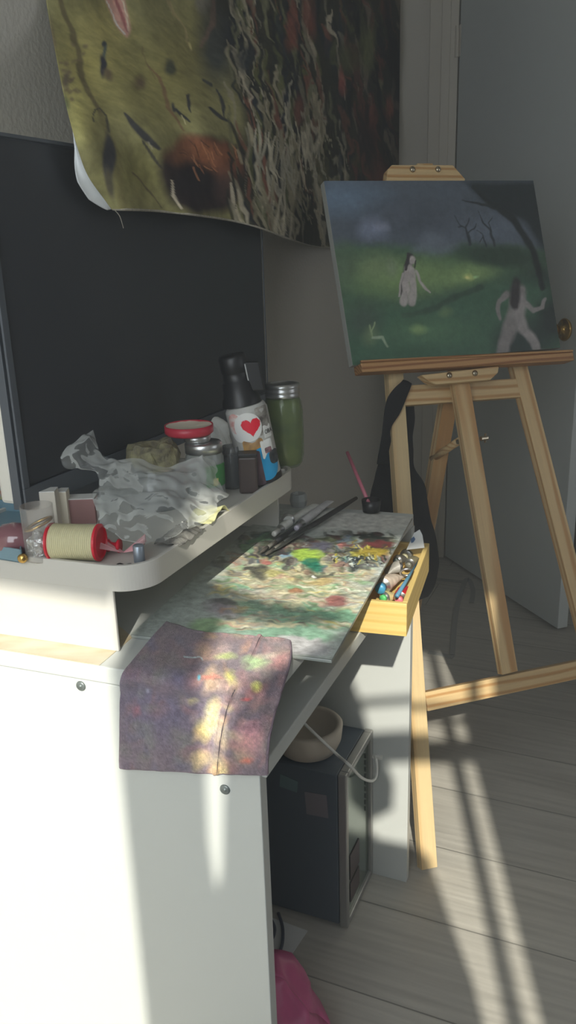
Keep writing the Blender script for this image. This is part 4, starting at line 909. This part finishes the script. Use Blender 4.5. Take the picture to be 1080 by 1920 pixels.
plume = [[cp(178, 803, 1.03), cp(178, 803, 1.03), cp(179, 806, 1.03)], [cp(148, 820, 1.01), cp(165, 822, 1.0), cp(182, 828, 1.01)], [cp(122, 850, 1.0), cp(150, 850, .985), cp(188, 846, 1.0)], [cp(116, 866, .995), cp(158, 862, .98), cp(205, 858, 1.0)],
         [cp(128, 882, .99), cp(172, 868, .98), cp(240, 862, 1.01)], [cp(180, 880, .98), cp(200, 882, .975), cp(250, 872, 1.0)], [cp(188, 930, .965), cp(215, 925, .965), cp(262, 905, .985)], [cp(178, 985, .955), cp(215, 985, .95), cp(268, 960, .965)]]
part('bag_mouth', crump(plume, 34, 54, .005, 34), BAGM, bag, smooth=True)
# left cluster: perfume bottle, clear tube with foil, boxes
c = on(28, 1043)
pb = thing('perfume_bottle', 'plum glass bottle with a gold cap lying in the blue tray on the riser', 'bottle', c)
pd = (on(80, 990)-on(10, 1035)).normalized(); 
axp = Vector((.7, .7, 0)).normalized()
part('bottle_glass', MB().lathe([(0, 0), (.010, .001), (.018, .008), (.020, .02), (.018, .034), (.012, .042), (0, .044)], c+UP*.018-camdir*.006-sidev*.02, sidev, 28), mat('plum_glass', (128, 84, 92), .15, coat=.8), pb, smooth=True)
part('gold_cap', MB().lathe([(0, 0), (.0085, 0), (.0095, .001), (.0095, .010), (.003, .011), (.003, .0095), (0, .0095)], c+UP*.0105-camdir*.002+sidev*-.004, camdir, 24), BRASS, pb, smooth=True)
tag(part('gold_bead', MB().lathe([(0, 0), (.004, .001), (.0055, .004), (.0055, .007), (.004, .009), (0, .010)], on(46, 1052)+UP*.0055, camdir, 18), BRASS, None, smooth=True), 'small gold cap lying beside the plum bottle', 'cap')
tb_ = [on(-60, 1040), on(42, 1056), on(62, 962), on(-40, 955)]
mb = MB(); n4 = 4
lo4 = [p for p in tb_]; 
for i in range(4):
    a, b = lo4[i], lo4[(i+1) % 4]; d_ = (b-a).normalized(); nn = Vector((-d_.y, d_.x, 0)); mb.box(a, b-a, nn*.0015, UP*.016)
mb.prism(lo4, UP*.0012); tag(part('blue_tray', mb, mat('tray_blue', (112, 142, 156), .3)), 'low blue grey plastic tray at the left end of the riser', 'tray')
c = on(80, 1046)
jr = thing('clear_tube', 'clear plastic canister holding crumpled foil, left of the thread spool', 'canister', c)
part('canister_wall', MB().lathe([(0, 0), (.0175, 0), (.0178, .002), (.0178, .062), (.0172, .062)], c, UP, 30), clear('tube_clear', (226, 224, 220), .82, .08), jr, smooth=True)
part('foil_ball', blobmesh(c+UP*.002, .0145, .0145, .014, .005, 220), mat('foil', (215, 218, 220), .22, metal=.9, bump=1, bs=260), jr)
part('gold_ring', MB().tube([c+UP*.040+(sidev*math.cos(t)*.0145+camdir*math.sin(t)*.0145)+UP*.006*math.cos(t) for t in [k/24*2*math.pi for k in range(25)]], .0018, 8), BRASS, jr, smooth=True)
for nm, x, y, w, h, dd_, c_, lab in (('white_carton', 88, 1006, .036, .058, .02, (214, 208, 196), 'off white carton behind the clear canister, under the monitor edge'), ('cream_carton', 120, 996, .020, .052, .018, (222, 214, 196), 'narrow cream carton to the right of the off white carton'), ('pink_carton', 158, 990, .036, .040, .022, (150, 112, 110), 'dusty pink box behind the thread spool and the plastic bag')):
    c = on(x, y); o = thing(nm, lab, 'box', c)
    part('box_body', MB().cbox(c+UP*h/2, w, dd_, h, (sidev, camdir, UP)), mat(nm+'_m', c_, .6, var=.06, vs=20), o, bevel=.0008)
    part('box_flap', MB().cbox(c+UP*(h+.0006), w*.98, dd_*.98, .001, (sidev, camdir, UP)), WHITE, o)
c = on(168, 1004); mb = MB()
for k in range(16): mb.cbox(c+sidev*(k-8)*.0022+UP*.009, .0011, .002, .012, (sidev, camdir, UP))
mb.cbox(c+UP*.0025, .038, .003, .004, (sidev, camdir, UP)); tag(part('hair_comb', mb, mat('comb', (190, 186, 184), .4)), 'small pale fine-toothed comb lying behind the thread spool', 'comb')
# print leaning on the wall behind the monitor
a = Q(-60, 990, U*(WOFF+.06), U); b = Q(50, 1000, U*(WOFF+.06), U); a.z = b.z = .7305
lc = U*(WOFF+.03)
p0 = Q(-90, 960, U*(WOFF+.05), U); p1 = Q(60, 960, U*(WOFF+.05), U); p0.z = p1.z = .731
NPX = 90
def prf(i, j): return p0+(p1-p0)*i+UP*.30*j-U*.02*j
g_ = MB().grid(prf, NPX, 110)
kc_ = Canvas([tuple(p) for p in g_.v], (236, 232, 222), .55); kc_.warp(4, 40)
kc_.line([(-10, 905), (2, 893), (10, 896)], 6, (70, 110, 150), .9)
for L, w, c_ in (([(0, 922), (6, 938), (14, 950), (10, 965), (4, 985)], 5, (196, 100, 40)), ([(8, 945), (16, 940), (22, 948)], 4, (196, 110, 50)), ([(0, 935), (10, 945), (20, 975)], 12, (222, 186, 130)), ([(-10, 980), (4, 1000), (0, 1010)], 8, (190, 90, 36)), ([(14, 965), (20, 975)], 6, (206, 150, 80))): kc_.line(L, w, c_, .85)
mb = MB().prism([p0, p1, p1-U*.003, p0-U*.003], UP*.30-U*.02)
pr_ = thing('leaning_print', 'white print with orange ink drawing leaning behind the monitor', 'picture', (p0+p1)/2)
part('print_board', mb, mat('board', (226, 224, 216), .7), pr_); part('print_face', MB().add([p+U*.0006 for p in g_.v], g_.f), paintmat('print_ink', .6, .2, 0), pr_, colors=kc_.C)

# ------------------------------------------------------------------ things on the palette and the desk behind
def onp(x, y, z=.737): return H(x, y, z)
def brush(name, a, b, lab, r=.0032, col=(46, 48, 50), g='brushes and knives lying on the palette'):
    p = onp(*a, .7405+r*.2); q = onp(*b, .7405+r*.2); d_ = (q-p).normalized(); L = (q-p).length
    t = thing(name, lab, 'brush', (p+q)/2-UP*r, g)
    part('handle', MB().tube([p+d_*L*.34, p+d_*L*.5, p+d_*L*.8, q], [r*.9, r*1.15, r*.8, r*.4], 10), mat('brush_'+str(col[0]), col, .3), t, smooth=True)
    part('ferrule', MB().tube([p+d_*L*.16, p+d_*L*.345], [r*.9, r*.9], 10), mat('ferrule', (140, 138, 130), .3, metal=.7), t, smooth=True)
    part('bristles', MB().tube([p, p+d_*L*.06, p+d_*L*.165], [.0006, r*.8, r*.85], 10), mat('bristle', (70, 66, 60), .9), t, smooth=True)
brush('paint_brush', (488, 1036), (566, 980), 'leftmost dark paint brush lying on the palette', .0034)
brush('paint_brush', (498, 1040), (590, 978), 'middle dark paint brush lying on the palette', .003, (58, 60, 60))
p = onp(504, 1036, .741); q = onp(668, 934, .748); d_ = (q-p).normalized(); L = (q-p).length; pw = Vector((-d_.y, d_.x, 0))
pkn = thing('palette_knife', 'long steel palette knife with dark handle lying across the palette', 'palette knife', (p+q)/2-UP*.006, 'brushes and knives lying on the palette')
part('blade', MB().prism([p, p+d_*.02+pw*.005, p+d_*L*.42+pw*.004, p+d_*L*.42-pw*.004, p+d_*.02-pw*.005], UP*.0008), mat('steel', (120, 124, 122), .3, metal=.8), pkn)
part('handle', MB().tube([p+d_*L*.40, p+d_*L*.5, p+d_*L*.8, q], [.0025, .0045, .0042, .003], 10), mat('handle_dark', (44, 42, 42), .4), pkn, smooth=True)
def tubeobj(name, a, b, r, col, lab, cap=None, z=.7405, grp=None, parentlab=None):
    p = H(*a, z+r); q = H(*b, z+r); d_ = (q-p).normalized(); L = (q-p).length; s2 = Vector((-d_.y, d_.x, 0))
    t = thing(name, lab, 'paint tube', (p+q)/2-UP*r, grp)
    def fn(u, v):
        th = 2*math.pi*u; k = v; rx = r*(1+.12*k); rz = r*(1-.85*k**1.5); P = p+d_*L*(.14+.86*k)+s2*math.cos(th)*rx+UP*(math.sin(th)*rz-(r-rz)*.9)
        return P+nvec(P*120)*r*.10
    part('tube_body', MB().grid(fn, 24, 18), mat('tube_'+name+str(col[0])+str(col[1]), col, .45, var=.15, vs=60), t, smooth=True)
    part('tube_neck', MB().lathe([(r*.98, L*.15), (r*.5, L*.10), (r*.4, L*.06)], p, d_, 20), SILVER, t, smooth=True)
    part('cap', MB().lathe([(0, -r*.2), (r*.55, -r*.2), (r*.6, 0), (r*.6, L*.09), (0, L*.09)], p, d_, 18), mat('cap_'+str(cap or (230, 230, 226))[1:8], cap or (226, 226, 222), .4), t, smooth=True)
tubeobj('paint_tube', (514, 1001), (592, 940), .0070, (232, 234, 230), 'long white paint tube lying at the far left of the palette', z=.737)
tubeobj('paint_tube', (556, 990), (618, 934), .0070, (212, 212, 216), 'second pale paint tube beside the long white one', (190, 186, 200), z=.737)
c = onp(540, 985, .7365); ln = thing('glass_pot', 'small round silver topped glass pot lying beside the white paint tube', 'pot', c)
part('pot', MB().lathe([(0, 0), (.010, 0), (.0105, .003), (.0105, .010), (0, .010)], c+UP*.0105, (camdir*.9+UP*.1).normalized(), 24), SILVER, ln, smooth=True)
part('pot_face', MB().lathe([(0, .0104), (.007, .0104), (.007, .0115), (0, .0115)], c+UP*.0105, (camdir*.9+UP*.1).normalized(), 20), mat('pot_inner', (170, 174, 172), .3), ln)
c = H(560, 948, .7308); 
tag(part('crystal_pot', MB().lathe([(0, 0), (.013, 0), (.015, .01), (.013, .022), (.010, .022), (.009, .006), (0, .005)], c, UP, 8), clear('crystal', (200, 206, 206), .5, .05)), 'small faceted glass pot on the desk behind the paint tubes', 'pot')
# pink straw leaning up at the far edge of the desk
pe_ = H(692, 962, .7365); tpv = None
best = None
for k in range(200):
    dpt = pe_.y*1.0+(k-60)*.002; 
    r_ = ray(651, 848); P = Vector(O+r_*(dpt/r_[1])); 
    L_ = (P-pe_).length
    if best is None or abs(L_-.135) < best[0]: best = (abs(L_-.135), P)
tp_ = best[1]
cup = thing('dark_cup', 'low black cup holding the pink straw at the far edge of the desk', 'cup', pe_+V*.012)
part('cup_body', MB().lathe([(0, 0), (.014, 0), (.016, .020), (.0145, .020), (.013, .002), (0, .002)], pe_+V*.012-UP*.0005, UP, 24), BLACK, cup, smooth=True)
tag(part('pink_straw', MB().tube([pe_+V*.012+UP*.003, tp_], .0030, 14, caps=False), mat('straw_pink', (186, 104, 122), .4), None, smooth=True, solid=.0005), 'pink drinking straw sticking up in front of the dark wall', 'straw')

# ------------------------------------------------------------------ bamboo box with paint tubes on the lower board
zb_ = .6455; b0 = H(762, 1194, zb_); b1 = H(804, 1071, zb_); bd = (b1-b0).normalized(); bL = (b1-b0).length; bw = Vector((bd.y, -bd.x, 0)); bw = -bw if bw.x > 0 else bw
zt_ = .69
for k in range(200):
    z = .66+k*.0004
    if proj((b0.x, b0.y, z))[1] <= 1133: zt_ = z; break
BH = min(zt_, .706)-zb_; BW = .098; t = .007
box = thing('bamboo_box', 'open bamboo box of paint tubes sticking out from the lower desk board', 'box', b0+bw*BW/2+bd*bL/2)
F1 = (bw, UP, bd)
part('end_wall', MB().box(b0, bw*BW, bd*t, UP*BH), BAMBOO, box, frame=(bw, bw.cross(UP).cross(bw), bw.cross(UP)), bevel=.0008)
part('end_wall', MB().box(b0+bd*(bL-t), bw*BW, bd*t, UP*BH), BAMBOO, box, frame=(bw, UP, bw.cross(UP)), bevel=.0008)
part('side_wall', MB().box(b0+bd*t, bw*t, bd*(bL-2*t), UP*BH), BAMBOO, box, frame=(bd, UP, bd.cross(UP)), bevel=.0008)
part('side_wall', MB().box(b0+bd*t+bw*(BW-t), bw*t, bd*(bL-2*t), UP*BH), BAMBOO, box, frame=(bd, UP, bd.cross(UP)), bevel=.0008)
part('box_floor', MB().box(b0+bd*t+bw*t, bw*(BW-2*t), bd*(bL-2*t), UP*.004), BAMBOO, box, frame=(bd, bw, bd.cross(bw)))
G = 'paint tubes lying in the bamboo box'
zi_ = zb_+.0045
tubeobj('paint_tube', (713, 1104), (742, 1068), .013, (222, 206, 190), 'fat cream paint tube with a sky blue cap in the bamboo box', (70, 150, 190), z=zi_+.012, grp=G)
tubeobj('paint_tube', (748, 1126), (764, 1092), .010, (206, 24, 44), 'bright red paint tube at the near corner of the bamboo box', (226, 120, 130), z=zi_+.006, grp=G)
tubeobj('paint_tube', (718, 1122), (742, 1108), .009, (214, 206, 150), 'short cream yellow tube against the near wall of the bamboo box', (90, 190, 110), z=zi_+.004, grp=G)
tubeobj('paint_tube', (752, 1062), (722, 1064), .010, (150, 148, 142), 'flattened grey paint tube in the middle of the bamboo box', (60, 60, 62), z=zi_+.018, grp=G)
tubeobj('paint_tube', (758, 1045), (778, 1025), .010, (128, 122, 104), 'dull olive grey tube at the far end of the bamboo box', (200, 196, 160), z=zi_+.014, grp=G)
tubeobj('paint_tube', (742, 1052), (768, 1038), .008, (92, 90, 84), 'dark crumpled tube in the far half of the bamboo box', (60, 70, 66), z=zi_+.016, grp=G)
tubeobj('paint_tube', (766, 1060), (782, 1036), .008, (138, 134, 110), 'small khaki tube beside the right wall of the bamboo box', (110, 110, 100), z=zi_+.013, grp=G)
c = H(762, 1073, zi_+.026)
tag(part('metal_ring', MB().tube([c+sidev*math.cos(a)*.009+(camdir*.5+UP*.8)*math.sin(a)*.009 for a in [k/24*2*math.pi for k in range(25)]], .002, 8), SILVER, None, smooth=True), 'shiny metal ring among the tubes in the bamboo box', 'ring')
a_p, b_p = H(744, 1118, zi_+.028), H(783, 1054, zi_+.034)
tag(part('blue_brush', MB().tube([a_p, a_p.lerp(b_p, .5), b_p], [.003, .0026, .0012], 10), mat('blue_handle', (90, 140, 170), .35), None, smooth=True), 'blue handled brush lying along the bamboo box', 'brush')
tg = [(762, 1031), (796, 1027), (792, 1003), (787, 993), (776, 1000)]
e_ = b0+bd*(bL-.03); tgp = [Q(x, y, e_+UP*.03, camdir) for x, y in tg]
tgt = thing('paper_tag', 'white paper scrap with blue ink mark standing in the far end of the bamboo box', 'paper', (tgp[0]+tgp[1])/2)
tb_m = mat('tag_paper', (206, 212, 216), .7)
part('tag_sheet', MB().prism(tgp, -camdir*.001), tb_m, tgt)
part('ink_mark', MB().prism([Q(x, y, e_+UP*.03+camdir*.0008, camdir) for x, y in [(770, 1011), (776, 1006), (779, 1011), (775, 1017), (771, 1018)]], -camdir*.0004), mat('ink_blue', (60, 96, 140), .6), tgt)

# ------------------------------------------------------------------ thin haze volume added to the room air for a veiled look
hz = bpy.data.materials.new('veil_haze'); hz.use_nodes = True; nt = hz.node_tree; nt.nodes.remove(nt.nodes['Principled BSDF'])
vsn = nt.nodes.new('ShaderNodeVolumeScatter'); vsn.inputs['Density'].default_value = .10; vsn.inputs['Anisotropy'].default_value = .35; vsn.inputs['Color'].default_value = (.92, .97, 1, 1)
nt.links.new(vsn.outputs[0], nt.nodes['Material Output'].inputs['Volume'])
hb = part('veil_haze', MB().box((-1.9, -.9, .01), (4.9, 0, 0), (0, 4.4, 0), (0, 0, 2.45)), hz)
tag(hb, 'faint haze volume added to the air of the room for a veiled look', 'haze', kind='stuff')
